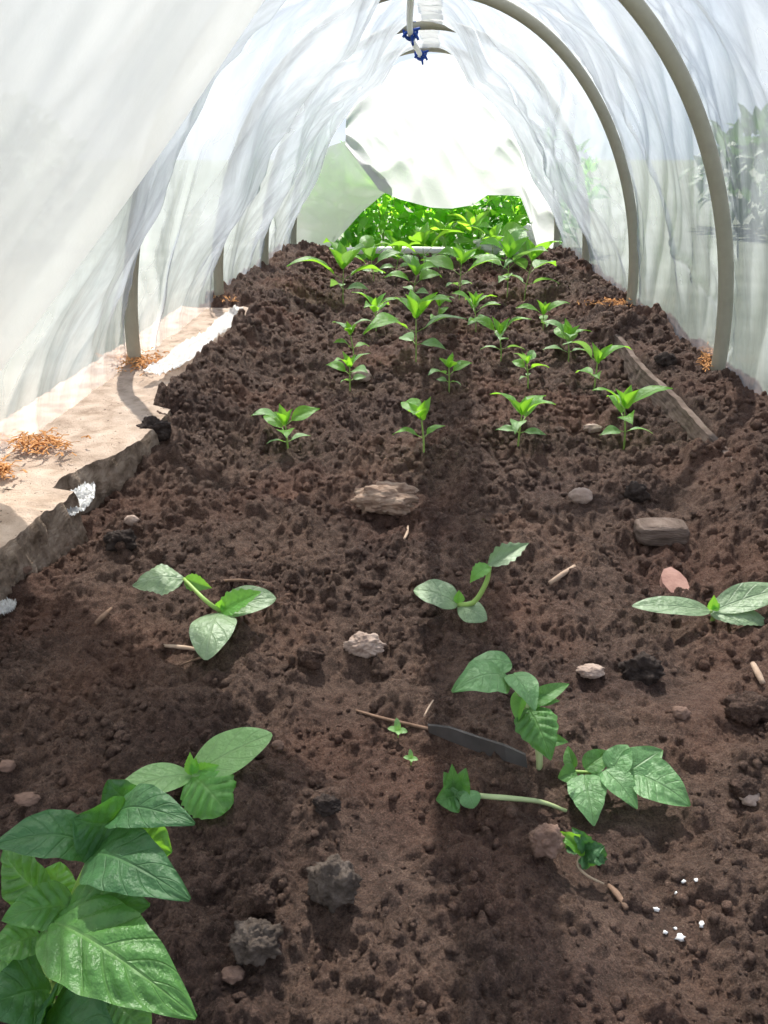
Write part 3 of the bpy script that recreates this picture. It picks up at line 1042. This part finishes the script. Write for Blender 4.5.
def leaf_geo(base, tip, width, shape='cot', arch=.08, fold=.25, upv=(0, 0, 1), serr=0.0, nserr=7, K=6, quilt=.0, ns=22, nc=9, roll=0.0, wavy=0.0, seed=0, curl=0.0):
    base, tip = np.asarray(base, float), np.asarray(tip, float)
    ax = tip - base
    L = np.linalg.norm(ax)
    d = ax / L
    n = np.asarray(upv, float)
    n = n - d * (n @ d)
    n /= np.linalg.norm(n) + 1e-9
    sd = np.cross(d, n)
    if roll:
        n, sd = n * math.cos(roll) + sd * math.sin(roll), sd * math.cos(roll) - n * math.sin(roll)
    s = np.linspace(0, 1, ns)
    t = np.linspace(-1, 1, nc)
    S, T = np.meshgrid(s, t, indexing='ij')
    hw = PROF[shape](np.clip(S, .004, .996)) * width / 2 + width * .012
    if serr:
        saw = np.abs(((S * nserr + .25) % 1) - .5) * 2
        hw = hw * (1 + serr * (saw - .5) * np.sin(np.pi * np.clip(S, 0, 1)) ** .3)
    cen = base + ax * S[..., None] + n * (arch * L * 4 * S * (1 - S))[..., None]
    slope = arch * 4 * (1 - 2 * S)
    nl = n - d * slope[..., None]
    nl = nl / np.linalg.norm(nl, axis=-1)[..., None]
    cf, sf_ = math.cos(fold), math.sin(fold)
    h = np.abs(T) * hw * sf_ + curl * T * T * hw
    if quilt:
        ph = S * K - np.abs(T) * 1.5
        h = h + quilt * hw * (np.abs(np.sin(np.pi * (ph - .0))) - .5) * np.sin(np.pi * np.clip(np.abs(T), 0, 1)) ** .7 * 1.4
    if wavy:
        h = h + wavy * width * pn(S * 3.2 + seed, T * 1.6 + seed * .7, seed) * (.35 + np.abs(T))
    P = cen + sd * (T * hw * cf)[..., None] + nl * h[..., None]
    uv = np.stack([T * .5 + .5, S], -1).reshape(-1, 2)
    return P.reshape(-1, 3), grid_faces(ns, nc), uv


def leaf(parent, base, tip, width, shape, mat, name='leaf', label=None, **kw):
    v, f, uv = leaf_geo(base, tip, width, shape, **kw)
    o = build(name, v, f, M[mat], parent, uv)
    if label:
        o['label'] = label
    return o


def stemp(parent, pts, rad, mat='stem', name='stem', n=8, label=None):
    v, f = tube(pts, rad, n, 5)
    o = build(name, v, f, M[mat], parent)
    if label:
        o['label'] = label
    return o


def gp(px, py, h=0.0, zref=None):
    """the point seen at a pixel that is h above the soil there"""
    z = -.05 + h if zref is None else zref
    return at_z(px, py, z)


# --- squash seedlings
GS = 'squash seedlings'
def plant_root(name, px, py, label, cat, group=None):
    P = ground(px, py)
    return empty(name, P, label, cat, group), P


# left squash
r1, P = plant_root('squash_seedling', 222, 618, 'squash seedling at left with a long stalked leaf reaching toward the plank', 'squash seedling', GS)
z = P[2]
J = gp(220, 611, zref=z + .022)
stemp(r1, [P - (0, 0, .01), P + (0, 0, .008), J], [.0032, .003, .003])
k1 = gp(184, 579, zref=z + .05)
stemp(r1, [J, gp(205, 600, zref=z + .04), k1], [.003, .0027, .0024], name='petiole')
leaf(r1, k1 + (0, 0, .001), gp(133, 586, zref=z + .047), .050, 'oval', 'cot', serr=.10, nserr=9, arch=.14, fold=-.15, quilt=.05, wavy=.08, seed=3, ns=34, nc=13, upv=(-.1, -.35, 1))
leaf(r1, k1, gp(212, 588, zref=z + .040), .022, 'lance', 'squash', serr=.2, arch=.1, fold=.3, upv=(.2, -.6, .6), roll=.3)
leaf(r1, J + (0, 0, -.002), gp(206, 660, zref=z + .014), .054, 'cot', 'cot', name='seed_leaf', arch=.16, fold=-.05, curl=-.10, wavy=.03, seed=2, ns=26, nc=11, upv=(0, -.1, 1))
leaf(r1, J, gp(276, 598, zref=z + .03), .044, 'cot', 'cot', name='seed_leaf', arch=.10, fold=.15, upv=(0, -.45, 1), wavy=.03, seed=4)
leaf(r1, J + (.002, -.002, .002), gp(261, 592, zref=z + .05), .032, 'ovate', 'squash', serr=.3, nserr=6, arch=.04, fold=.35, upv=(-.1, -.6, .8), quilt=.1, ns=30)
leaf(r1, J + (0, 0, .002), gp(222, 599, zref=z + .04), .014, 'lance', 'squash', serr=.3, arch=.0, fold=.4, upv=(0, -1, .3))

# middle squash
r2, P = plant_root('squash_seedling', 461, 612, 'squash seedling at bed centre holding one narrow folded leaf up to the right', 'squash seedling', GS)
z = P[2]
J = gp(458, 605, zref=z + .022)
stemp(r2, [P - (0, 0, .01), P + (0, 0, .01), J], [.0032, .003, .003])
k2 = gp(490, 566, zref=z + .075)
stemp(r2, [J, gp(474, 602, zref=z + .03), gp(486, 583, zref=z + .055), k2], [.003, .0034, .0032, .0026], name='petiole')
leaf(r2, k2 - (.003, 0, 0), gp(529, 543, zref=z + .092), .030, 'lance', 'cot', serr=.3, nserr=6, arch=.04, fold=.55, quilt=.05, wavy=.06, seed=6, ns=30, upv=(-.2, -.8, .7))
leaf(r2, k2, gp(470, 583, zref=z + .058), .022, 'lance', 'squash', serr=.25, arch=.15, fold=.35, upv=(-.4, -.6, .8))
leaf(r2, J, gp(414, 590, zref=z + .034), .044, 'cot', 'cot', name='seed_leaf', arch=.14, fold=.25, upv=(0, -.35, 1), curl=-.12, wavy=.05, seed=8, ns=26)
leaf(r2, J + (.0, -.002, -.001), gp(487, 620, zref=z + .012), .034, 'cot', 'cot', name='seed_leaf', arch=.16, fold=-.1, curl=-.1, upv=(.1, -.5, 1), wavy=.03, seed=9)
leaf(r2, J + (0, 0, .002), gp(459, 590, zref=z + .04), .016, 'lance', 'squash', serr=.3, arch=0, fold=.5, upv=(.2, -1, .3))

# right squash
r3, P = plant_root('squash_seedling', 712, 622, 'squash seedling at the right edge with three broad spread leaves', 'squash seedling', GS)
z = P[2]
J = gp(710, 611, zref=z + .024)
stemp(r3, [P - (0, 0, .01), P + (0, 0, .01), J], [.0035, .0032, .003])
leaf(r3, J, gp(632, 606, zref=z + .030), .032, 'cot', 'cot', name='seed_leaf', arch=.05, fold=.1, upv=(0, -.3, 1), wavy=.03, seed=11, ns=28)
leaf(r3, J + (.004, 0, 0), gp(786, 588, zref=z + .042), .042, 'cot', 'cot', name='seed_leaf', arch=.05, fold=.2, upv=(-.1, -.4, 1), wavy=.05, quilt=.05, seed=12, ns=28)
leaf(r3, J - (0, .002, .002), gp(768, 622, zref=z + .016), .036, 'cot', 'cot', name='leaf', arch=.12, fold=-.15, serr=.1, nserr=9, upv=(0, -.3, 1), quilt=.04, wavy=.05, seed=13, ns=36)
leaf(r3, J + (0, 0, .002), gp(714, 595, zref=z + .048), .016, 'lance', 'squash', serr=.35, arch=0, fold=.5, upv=(.1, -1, .3))
leaf(r3, J + (.002, 0, .002), gp(720, 603, zref=z + .035), .012, 'lance', 'squash', serr=.35, arch=0, fold=.5, upv=(.1, -1, .3))

# near squash, light green
r4, P = plant_root('squash_seedling', 193, 783, 'light green squash seedling behind the big tomato plant, one crinkled round leaf', 'squash seedling', GS)
z = P[2]
J = gp(191, 775, zref=z + .022)
stemp(r4, [P - (0, 0, .01), P + (0, 0, .01), J], [.0035, .0032, .003])
leaf(r4, J, gp(114, 796, zref=z + .03), .036, 'cot', 'cot_light', name='seed_leaf', arch=.10, fold=.05, upv=(.0, -.15, 1), wavy=.02, seed=15, ns=28)
leaf(r4, J, gp(272, 734, zref=z + .045), .046, 'cot', 'cot_light', name='seed_leaf', arch=.05, fold=.1, upv=(-.1, -.35, 1), wavy=.02, seed=16, ns=28)
leaf(r4, J + (.003, -.002, 0), gp(226, 812, zref=z + .016), .050, 'round', 'squash', serr=.12, nserr=8, arch=.16, fold=.0, curl=-.15, upv=(.1, -.4, 1), quilt=.16, wavy=.06, seed=17, ns=40, nc=17, K=5)
leaf(r4, J + (.006, .004, .001), gp(219, 765, zref=z + .034), .016, 'lance', 'squash', serr=.3, arch=.1, fold=.3, upv=(0, -.8, .5))
leaf(r4, J, gp(190, 752, zref=z + .045), .012, 'lance', 'squash', serr=.3, arch=0, fold=.4, upv=(.2, -1, .3))
leaf(r4, J + (.002, 0, 0), gp(196, 757, zref=z + .038), .010, 'lance', 'squash', arch=0, fold=.4, upv=(.2, -1, .3))

# --- tomato plants
GT = 'tomato plants'
# upright small tomato
t1, P = plant_root('tomato_plant', 541, 768, 'small upright tomato plant beside the dark strip', 'tomato plant', GT)
d0 = (P - CAM) @ fw
D = lambda px, py, dd=0.0: at_d(px, py, d0 + dd)
stemp(t1, [P - (0, 0, .01), D(538, 745, -.006), D(530, 715, -.015), D(518, 690, -.022), D(508, 676, -.026)], [.0035, .0034, .003, .0026, .0022], 'stem_pale')
leaf(t1, D(508, 678, -.026), D(452, 692, -.05), .042, 'ovate', 'tomato_pale', serr=.12, nserr=3, arch=.22, fold=-.10, upv=(0, -.25, 1), wavy=.06, seed=21, ns=30, nc=13)
leaf(t1, D(512, 664, .0), D(470, 662, -.005), .026, 'ovate', 'tomato_pale', arch=.12, fold=-.1, upv=(0, -.3, 1), wavy=.05, seed=22)
leaf(t1, D(512, 674, -.026), D(535, 711, -.06), .030, 'ovate', 'tomato_pale', arch=.14, fold=.15, upv=(.25, -.5, .8), seed=23, wavy=.04)
leaf(t1, D(528, 704, -.02), D(569, 684, -.012), .018, 'ovate', 'tomato', arch=.12, fold=.35, upv=(0, -.6, .8))
leaf(t1, D(530, 700, -.02), D(560, 701, -.02), .012, 'lance', 'tomato', arch=.08, fold=.3, upv=(0, -.7, .7))
leaf(t1, D(528, 708, -.02), D(551, 760, -.05), .040, 'ovate', 'tomato', serr=.12, nserr=5, arch=.20, fold=-.1, upv=(.1, -.85, .45), quilt=.16, wavy=.05, seed=25, ns=36, nc=15)
leaf(t1, D(526, 690, -.02), D(518, 722, -.03), .022, 'ovate', 'squash', arch=.1, fold=.3, upv=(-.7, -.5, .3), seed=26)
leaf(t1, D(538, 738, -.01), D(568, 742, -.02), .016, 'ovate', 'tomato', arch=.1, fold=.3, upv=(.1, -.7, .7))

# spreading tomato right of it
t2, P = plant_root('tomato_plant', 566, 778, 'spreading tomato plant right of the upright one, leaves fanned to the right', 'tomato plant', GT)
d0 = (P - CAM) @ fw
stemp(t2, [P - (0, 0, .01), D(568, 773, -.001), D(580, 772, -.002), D(600, 773, -.006)], [.0024, .0022, .0018, .0014])
stemp(t2, [D(598, 773, -.006), D(615, 774, -.008), D(640, 776, -.012)], [.0014, .0013, .001], name='petiole')
leaf(t2, D(584, 775, -.012), D(594, 826, -.05), .036, 'ovate', 'tomato_pale', serr=.08, nserr=4, arch=.12, fold=.2, upv=(-.2, -.6, .8), quilt=.06, seed=31, wavy=.05)
leaf(t2, D(605, 770, -.018), D(637, 809, -.045), .030, 'ovate', 'tomato_pale', arch=.1, fold=.2, upv=(.2, -.5, .8), quilt=.06, seed=32, wavy=.05)
leaf(t2, D(612, 772, -.018), D(628, 745, -.004), .028, 'ovate', 'tomato_pale', arch=.1, fold=.25, upv=(-.4, -.6, .7), seed=33, wavy=.05)
leaf(t2, D(622, 776, -.02), D(662, 750, -.008), .034, 'ovate', 'tomato_pale', arch=.1, fold=.1, upv=(.0, -.5, .8), seed=34, wavy=.05)
leaf(t2, D(634, 772, -.02), D(690, 806, -.045), .046, 'ovate', 'tomato_pale', arch=.10, fold=.15, upv=(.2, -.45, .9), quilt=.06, seed=35, wavy=.06, ns=30, nc=13)
leaf(t2, D(576, 772, -.01), D(558, 778, -.012), .020, 'ovate', 'tomato', arch=.1, fold=.3, upv=(-.2, -.7, .7), seed=36)
leaf(t2, D(584, 768, -.01), D(610, 752, .0), .022, 'ovate', 'tomato', arch=.1, fold=.3, upv=(-.1, -.6, .7), seed=37, quilt=.08)
leaf(t2, D(574, 768, -.006), D(568, 746, .004), .015, 'ovate', 'tomato', arch=.08, fold=.35, upv=(-.5, -.7, .4), seed=38)
leaf(t2, D(590, 777, -.014), D(612, 784, -.025), .016, 'ovate', 'tomato_pale', arch=.08, fold=.2, upv=(.1, -.5, .8), seed=39)

# fallen tomato
t3, P = plant_root('tomato_plant', 570, 809, 'fallen tomato plant lying on its side, leaf tuft toward the bed centre', 'tomato plant', GT)
d0 = (P - CAM) @ fw
zf = P[2]
stemp(t3, [P - (0, 0, .004), ground(540, 809) + (0, 0, .009), ground(505, 806) + (0, 0, .010), ground(472, 803) + (0, 0, .010), ground(458, 797) + (0, 0, .016)], [.0016, .0022, .0026, .0024, .0018], 'stem_pale')
leaf(t3, ground(466, 804) + (0, 0, .016), ground(473, 818) + (0, 0, .012), .020, 'cot', 'tomato_pale', name='seed_leaf', arch=.15, fold=-.05, upv=(0, -.5, 1))
for bx, by, tx, ty, w, z1, z2, mt in ((458, 796, 436, 800, .022, .018, .02, 'tomato'), (458, 794, 444, 772, .016, .02, .04, 'tomato'), (458, 795, 466, 768, .016, .02, .045, 'tomato'), (456, 797, 462, 784, .022, .02, .03, 'tomato_pale'), (455, 797, 444, 806, .016, .02, .012, 'tomato_pale'), (455, 794, 452, 764, .012, .02, .05, 'tomato')):
    leaf(t3, gp(bx, by, zref=zf + z1 + .006), gp(tx, ty, zref=zf + z2 + .008), w * 1.3, 'ovate', mt, arch=.12, fold=.3, upv=(-.1, -.7, .7), quilt=.1, wavy=.06, seed=bx + tx)

# curled wilted seedling
t4, P = plant_root('tomato_plant', 582, 866, 'small curled wilted tomato seedling with a bare thin root, nearest the lower edge', 'tomato plant', GT)
d0 = (P - CAM) @ fw
zf = P[2]
stemp(t4, [gp(604, 884, zref=zf + .002), gp(588, 876, zref=zf + .008), gp(578, 866, zref=zf + .012), gp(580, 855, zref=zf + .02)], [.0008, .0011, .0012, .0012], 'root', 'root', label='thin pale curved root')
for bx, by, tx, ty, w, z1, z2, mt in ((585, 850, 555, 832, .016, .022, .035, 'pepper'), (586, 848, 572, 828, .016, .025, .04, 'tomato_dark'), (585, 852, 604, 846, .018, .02, .03, 'tomato_dark'), (584, 852, 606, 858, .018, .02, .012, 'tomato_dark'), (583, 852, 590, 866, .018, .02, .006, 'tomato_dark'), (580, 846, 566, 848, .014, .025, .02, 'tomato_dark')):
    leaf(t4, gp(bx, by, zref=zf + z1), gp(tx, ty, zref=zf + z2), w, 'ovate', mt, arch=.3, fold=.4, upv=(-.1, -.6, .8), quilt=.12, serr=.2, nserr=4, wavy=.1, seed=bx + ty)

# big tomato in the near left corner
t0root = np.array([*at_d(38, 1075, .455)[:2], 0.0])
t0root[2] = soil_z(t0root[0], t0root[1])
t0 = empty('tomato_plant', t0root, 'large dark green tomato plant filling the near left corner', 'tomato plant', GT)
A = at_d
stemp(t0, [t0root - (0, 0, .01), A(46, 1000, .44), A(58, 950, .435), A(85, 880, .43), A(108, 836, .43), A(118, 815, .43)], [.0052, .005, .0047, .0042, .0032, .0025], 'stem', n=12)
stemp(t0, [A(50, 975, .435), A(28, 945, .43), A(8, 930, .425)], [.003, .0026, .002], 'stem', 'petiole')
stemp(t0, [A(52, 985, .43), A(66, 960, .41), A(72, 930, .39)], [.003, .0026, .002], 'stem', 'petiole')
LT = [
    # base px,py,depth  tip px,py,depth  width material arch fold up quilt
    ((98, 848, .425), (-8, 846, .40), .030, 'tomato_dark', .20, .10, (-.05, -.22, 1), .04),
    ((118, 824, .425), (74, 818, .410), .040, 'tomato_dark', .10, .30, (-.30, -.75, .55), .04),
    ((140, 806, .435), (108, 780, .43), .030, 'tomato_dark', .12, .2, (-.5, -.6, .6), .04),
    ((114, 818, .425), (195, 824, .395), .026, 'tomato_dark', .22, .12, (.10, -.35, 1), .04),
    ((134, 828, .43), (172, 852, .42), .030, 'squash', .10, .2, (.3, -.8, .3), .06),
    ((90, 858, .42), (190, 900, .375), .034, 'tomato_dark', .22, .05, (.22, -.42, 1), .03),
    ((48, 922, .40), (196, 1018, .35), .041, 'tomato', .20, -.02, (.36, -.42, .9), .17),
    ((70, 912, .40), (150, 905, .39), .028, 'tomato', .16, .1, (.1, -.5, .8), .15),
    ((54, 930, .40), (84, 902, .41), .022, 'tomato', .1, .2, (-.3, -.8, .5), .14),
    ((50, 902, .42), (4, 848, .43), .036, 'tomato', .08, .12, (-.2, -.9, .3), .20),
    ((48, 906, .425), (60, 862, .44), .024, 'squash', .08, .2, (.5, -.8, .2), .10),
    ((76, 908, .41), (2, 920, .39), .024, 'tomato', .22, .12, (0, -.42, 1), .14),
    ((40, 936, .42), (-12, 958, .40), .022, 'tomato', .18, .15, (0, -.45, 1), .10),
    ((22, 940, .42), (14, 964, .41), .018, 'squash', .10, .2, (-.3, -.9, .3), .08),
    ((50, 992, .42), (-25, 1012, .38), .036, 'tomato_dark', .20, .05, (0, -.5, .9), .08),
    ((56, 1002, .415), (122, 1050, .37), .042, 'tomato_dark', .20, .05, (.2, -.6, .8), .08),
    ((50, 1006, .41), (36, 1060, .37), .040, 'tomato_dark', .15, .05, (0, -.8, .6), .08),
    ((88, 970, .45), (116, 1004, .45), .028, 'tomato_dark', .12, .15, (.1, -.6, .8), .08),
    ((112, 995, .45), (150, 1032, .44), .034, 'tomato', .12, .15, (.1, -.7, .7), .14),
    ((62, 966, .44), (80, 985, .45), .022, 'tomato', .12, .15, (.1, -.6, .8), .10),
    ((24, 985, .43), (-4, 968, .44), .028, 'tomato', .12, .15, (-.1, -.7, .7), .12),
]
for k, (b, t, w, mt, ar, fo, uu, qu) in enumerate(LT):
    leaf(t0, A(*b), A(*t), w, 'oval', mt, arch=ar, fold=fo, upv=uu, quilt=qu, wavy=.06, seed=40 + k, ns=44, nc=19, serr=.05, nserr=5)

# two tiny weeds
GW = 'tiny weed sprouts'
for px, py, s, l in ((398, 738, 1.0, 'tiny weed sprout beside the thin twig'), (411, 764, .7, 'tiniest pale weed sprout below the twig')):
    w_, P = plant_root('weed_sprout', px, py, l, 'weed', GW)
    z = P[2]
    top = P + (0, 0, .010 * s)
    stemp(w_, [P - (0, 0, .004), P + (0, 0, .005 * s), top], [.0008, .0008, .0007], 'stem')
    for dx, dy, dz in ((-.011, -.002, .004), (.010, -.004, .002), (.001, -.01, .003), (-.002, .006, .012)):
        leaf(w_, top, top + np.array([dx, dy, dz]) * s, .007 * s, 'cot', 'cot_light', arch=.1, fold=.2, upv=(0, -.4, 1), ns=10, nc=5)

# --- pepper seedlings
GP = 'pepper seedlings in rows'


def pepper(px, py, top, label, seed, spread=1.0, nodes=3, pale=.2, lean=0.0):
    r_ = random.Random(seed)
    P = ground(px, py)
    zc = (P - CAM) @ fw
    H = (py - top) * zc / FOC / math.cos(PITCH) * 1.02
    root = empty('pepper_seedling', P, label, 'pepper seedling', GP)
    lx = lean * H
    sp = [P - (0, 0, .012), P + (lx * .2, 0, H * .25), P + (lx * .6, .0, H * .5), P + (lx, 0, H * .72)]
    stemp(root, sp, [.0022, .0021, .0018, .0014], 'stem', n=6)
    Ls = H * .66 * spread

    def at(h):
        return np.array([P[0] + lx * h / .72, P[1], P[2] + H * h])
    a0 = r_.random() * 6.28
    for k in range(nodes):
        h = .30 + (.70 - .30) * k / max(1, nodes - 1)
        a = a0 + k * 1.45
        size = (.62, 1.0, .9, .72)[min(k, 3)] if nodes > 2 else (.7, 1.0)[k]
        for sgn in (0, 1):
            if k == 0 and nodes > 2:
                el, wd, mt, ar = .15, .46, 'pepper_pale', .12
            else:
                el = .25 + .28 * k / nodes + r_.uniform(-.15, .2)
                wd, ar = .50, .14 + r_.uniform(-.04, .08)
                mt = 'pepper_pale' if r_.random() < pale else 'pepper'
            aa = a + sgn * math.pi + r_.uniform(-.4, .4)
            L = Ls * size * r_.uniform(.85, 1.15)
            d = np.array([math.cos(aa) * math.cos(el), math.sin(aa) * math.cos(el) * .9, math.sin(el)])
            b = at(h)
            pe = b + d * L * .22 + np.array([0, 0, L * .05])
            tip = pe + d * L + np.array([0, 0, -L * r_.uniform(.05, .3)])
            v1, f1 = tube([b, pe], [.0011, .0009], 5)
            v2, f2, uv2 = leaf_geo(pe, tip, L * wd, 'lance', arch=ar, fold=.28, upv=(0, -.15, 1), roll=r_.uniform(-.5, .5), ns=14, nc=7, wavy=.06, seed=seed * 7 + k * 2 + sgn, curl=-.05)
            build('leaf', np.vstack([v2]), f2, M[mt], root, uv2)
            build('petiole', v1, f1, M['stem'], root)
    # young upright top leaves
    for q_ in range(3):
        aa = a0 + q_ * 2.1 + .6
        L = Ls * r_.uniform(.5, .72)
        el = r_.uniform(.75, 1.15)
        d = np.array([math.cos(aa) * math.cos(el), math.sin(aa) * math.cos(el), math.sin(el)])
        b = at(.72)
        v2, f2, uv2 = leaf_geo(b, b + d * L, L * .46, 'lance', arch=.06, fold=.35, upv=(-d[0], -.6, .5), ns=12, nc=7, wavy=.05, seed=seed + q_)
        build('leaf', v2, f2, M['pepper'], root, uv2)


rows = [
    (288, 446, 407, 'pepper seedling, leftmost of the nearest pepper row', 1.0, 3),
    (424, 452, 412, 'pepper seedling, second from left in the nearest pepper row', 1.05, 2),
    (518, 446, 405, 'pepper seedling, third from left in the nearest pepper row', 1.05, 3),
    (624, 449, 396, 'tall pepper seedling, rightmost of the nearest pepper row', .9, 3),
    (350, 391, 361, 'pepper seedling by the tan pebble, leftmost of the second row', 1.0, 3),
    (449, 393, 361, 'slim pepper seedling, second from left in the second row', .9, 3),
    (528, 388, 357, 'thin pepper seedling, third from left in the second row', .75, 3),
    (594, 391, 358, 'pepper seedling, rightmost of the second row', 1.1, 2),
    (354, 359, 330, 'pepper seedling, leftmost of the third row', 1.0, 2),
    (416, 364, 308, 'larger pepper seedling, second from left in the third row', 1.0, 3),
    (501, 363, 330, 'pepper seedling, third from left in the third row', 1.0, 3),
    (569, 358, 327, 'pepper seedling with drooping leaves, rightmost of the third row', 1.2, 3),
    (376, 327, 297, 'pepper seedling, leftmost of the fourth row', 1.1, 3),
    (437, 324, 300, 'pepper seedling, second from left in the fourth row', 1.0, 2),
    (476, 330, 298, 'pepper seedling, third from left in the fourth row', 1.0, 3),
    (543, 332, 311, 'low pepper seedling, rightmost of the fourth row', 1.3, 2),
    (343, 305, 262, 'large leaved pepper plant at the far left of the bed', 1.25, 3),
    (412, 307, 270, 'pepper plant, second from left in the fifth row', 1.0, 3),
    (459, 302, 256, 'tall pepper plant in the middle of the fifth row', .9, 3),
    (507, 300, 253, 'bushy pepper plant, right of the middle one in the fifth row', 1.1, 3),
    (524, 299, 250, 'pepper plant, rightmost of the fifth row', 1.0, 3),
    (374, 283, 256, 'pepper plant, leftmost of the back row by the white pipe', 1.4, 3),
    (396, 276, 246, 'pepper plant, second from left in the back row', 1.1, 3),
    (424, 278, 240, 'pepper plant, third from left in the back row', 1.1, 3),
    (447, 270, 232, 'tall pepper plant, fourth from left in the back row', 1.0, 3),
    (474, 268, 224, 'tallest pepper plant at the middle of the far end', 1.0, 4),
    (492, 272, 236, 'pepper plant beside the tallest one, rightmost of the back row', 1.0, 3),
]
for k, (px, py, tp, l, spd, nd) in enumerate(rows):
    pepper(px, py, tp, l, 300 + k * 3, spd * 1.15, nd, .22, random.uniform(-.1, .1))

# ------------------------------------------------------------------ outside
lawn = build('lawn', [(-40, -15, -.13), (40, -15, -.13), (40, 60, -.13), (-40, 60, -.13)], [(0, 1, 2, 3)], M['lawn'], None)
tag(lawn, 'grass ground outside the tunnel', None, None, 'structure')


def foliage(center, radii, n, ls, wd, seed, shape='lance', flat=.4):
    r_ = np.random.default_rng(seed)
    Vs, Fs, Us, k = [], [], [], 0
    for i in range(n):
        u = r_.normal(size=3)
        u /= np.linalg.norm(u)
        rad = .45 + .55 * r_.random() ** .5
        p = np.asarray(center) + u * np.asarray(radii) * rad
        d = u + r_.normal(size=3) * .7 + np.array([0, 0, flat * .2])
        d /= np.linalg.norm(d)
        L = ls * (.6 + .7 * r_.random())
        v, f, uv = leaf_geo(p, p + d * L, L * wd, shape, arch=.12, fold=.3, upv=u * .5 + np.array([0, -.2, .8]), ns=5, nc=3)
        Vs.append(v)
        Fs.append(f + k)
        Us.append(uv)
        k += len(v)
    return np.vstack(Vs), np.vstack(Fs), np.vstack(Us)


def bush(name, x, y, h, rx, n, ls, mat, label, cat, group, seed, wd=.42, z0=-.13, stems=4, shape='lance'):
    root = empty(name, (x, y, z0), label, cat, group)
    v, f, uv = foliage((x, y, z0 + h * .55), (rx, rx, h * .5), n, ls, wd, seed, shape)
    build('foliage', v, f, M[mat], root, uv)
    r_ = random.Random(seed)
    for k in range(stems):
        a = r_.random() * 6.28
        e = np.array([x + math.cos(a) * rx * .5, y + math.sin(a) * rx * .5, z0 + h * .8])
        stemp(root, [(x + math.cos(a) * .03, y + math.sin(a) * .03, z0 - .01), (x + math.cos(a) * rx * .25, y + math.sin(a) * rx * .25, z0 + h * .4), e], [.007, .006, .003], 'stem', n=6)


GB = 'garden plants beyond the tunnel'
for k, (x, y, h, rx, mt, l) in enumerate((
        (-.52, 5.15, .55, .26, 'bush_dark', 'leafy garden plant seen through the greenish corner flap'),
        (-.22, 5.05, .50, .24, 'bush', 'bright leafy plant just right of the corner flap, beyond the far end'),
        (.08, 5.1, .52, .25, 'bush', 'bright leafy plant beyond the middle of the far end'),
        (.36, 5.05, .55, .25, 'bush', 'bright leafy plant under the raised part of the white flap'),
        (.62, 5.2, .58, .26, 'bush_dark', 'darker leafy plant at the right of the far opening'),
        (-.40, 5.7, .85, .32, 'bush_dark', 'deep green plant in the row behind, left of the far opening'),
        (.0, 5.75, .85, .33, 'bush_dark', 'deep green plant in the row behind, middle of the far opening'),
        (.42, 5.7, .85, .33, 'bush_dark', 'deep green plant in the row behind, right of the far opening'),
        (.85, 5.8, .85, .33, 'bush_dark', 'deep green plant in the row behind, beyond the right corner'))):
    bush('garden_plant', x, y, h if y < 5.5 else .68, rx, 300, .11 if mt == 'bush' else .10, mt, l, 'garden plant', GB, 500 + k, .45)

GO = 'shrubs outside the tunnel'
for k, (x, y, h, rx, l) in enumerate((
        (3.6, 3.0, .75, .75, 'blurred shrub outside the right wall, nearest the viewer'),
        (3.5, 4.9, .8, .8, 'blurred shrub outside the right wall, behind the first shrub'),
        (3.2, 7.2, .9, .9, 'blurred shrub outside the right wall near the far end'),
        (-3.2, 5.6, .9, .8, 'blurred shrub outside the left wall near the far end'),
        (-3.2, 3.0, .6, .6, 'low blurred shrub outside the left wall'),
        (-5.6, 8.0, 1.0, 1.1, 'wide pale shrub farther off on the left'),
        (-6.4, 11.5, 1.3, 1.3, 'tallest shrub far off on the left'))):
    bush('garden_shrub', x, y, h, rx, 700, .16, 'tree', l, 'shrub', GO, 600 + k, .55, stems=5, shape='ovate')

# ------------------------------------------------------------------ light
w = bpy.data.worlds.new('world')
scene.world = w
w.use_nodes = True
nt = w.node_tree
for n_ in list(nt.nodes):
    nt.nodes.remove(n_)
out = nt.nodes.new('ShaderNodeOutputWorld')
bg = nt.nodes.new('ShaderNodeBackground')
tc = nt.nodes.new('ShaderNodeTexCoord')
sx = nt.nodes.new('ShaderNodeSeparateXYZ')
nt.links.new(tc.outputs['Generated'], sx.inputs[0])
sky = ramp(nt, sx.outputs[2], [(0.0, (.64, .76, .90)), (.12, (.68, .83, 1.03)), (.5, (.55, .72, 1.0)), (1.0, (.35, .55, .95))])
cl = ramp(nt, noise(nt, tc.outputs['Generated'], 2.6, 6, .6, .3), [(.42, (0, 0, 0)), (.62, (1, 1, 1))])
col = mixc(nt, cl, sky, (1.25, 1.25, 1.25))
nt.links.new(col, bg.inputs[0])
bg.inputs[1].default_value = 1.0
nt.links.new(bg.outputs[0], out.inputs[0])

sd_ = bpy.data.lights.new('sun', 'SUN')
sd_.energy = 15.5
sd_.angle = R(.6)
sd_.color = (1.0, .95, .86)
sun = bpy.data.objects.new('sun', sd_)
COL.objects.link(sun)
el, az = R(52), R(-5)      # sun ahead of the viewer, a little to the left
dirv = Vector((math.sin(az) * math.cos(el), math.cos(az) * math.cos(el), math.sin(el)))
sun.rotation_euler = dirv.to_track_quat('Z', 'Y').to_euler()
sun.location = (0, 8, 8)

scene.view_settings.view_transform = 'Standard'
scene.view_settings.look = 'None'
scene.view_settings.gamma = 1.0
scene.view_settings.exposure = 0.0
scene.view_settings.use_curve_mapping = False
scene.cycles.caustics_refractive = False
scene.cycles.max_bounces = 10
scene.cycles.transparent_max_bounces = 16
scene.cycles.sample_clamp_indirect = 6
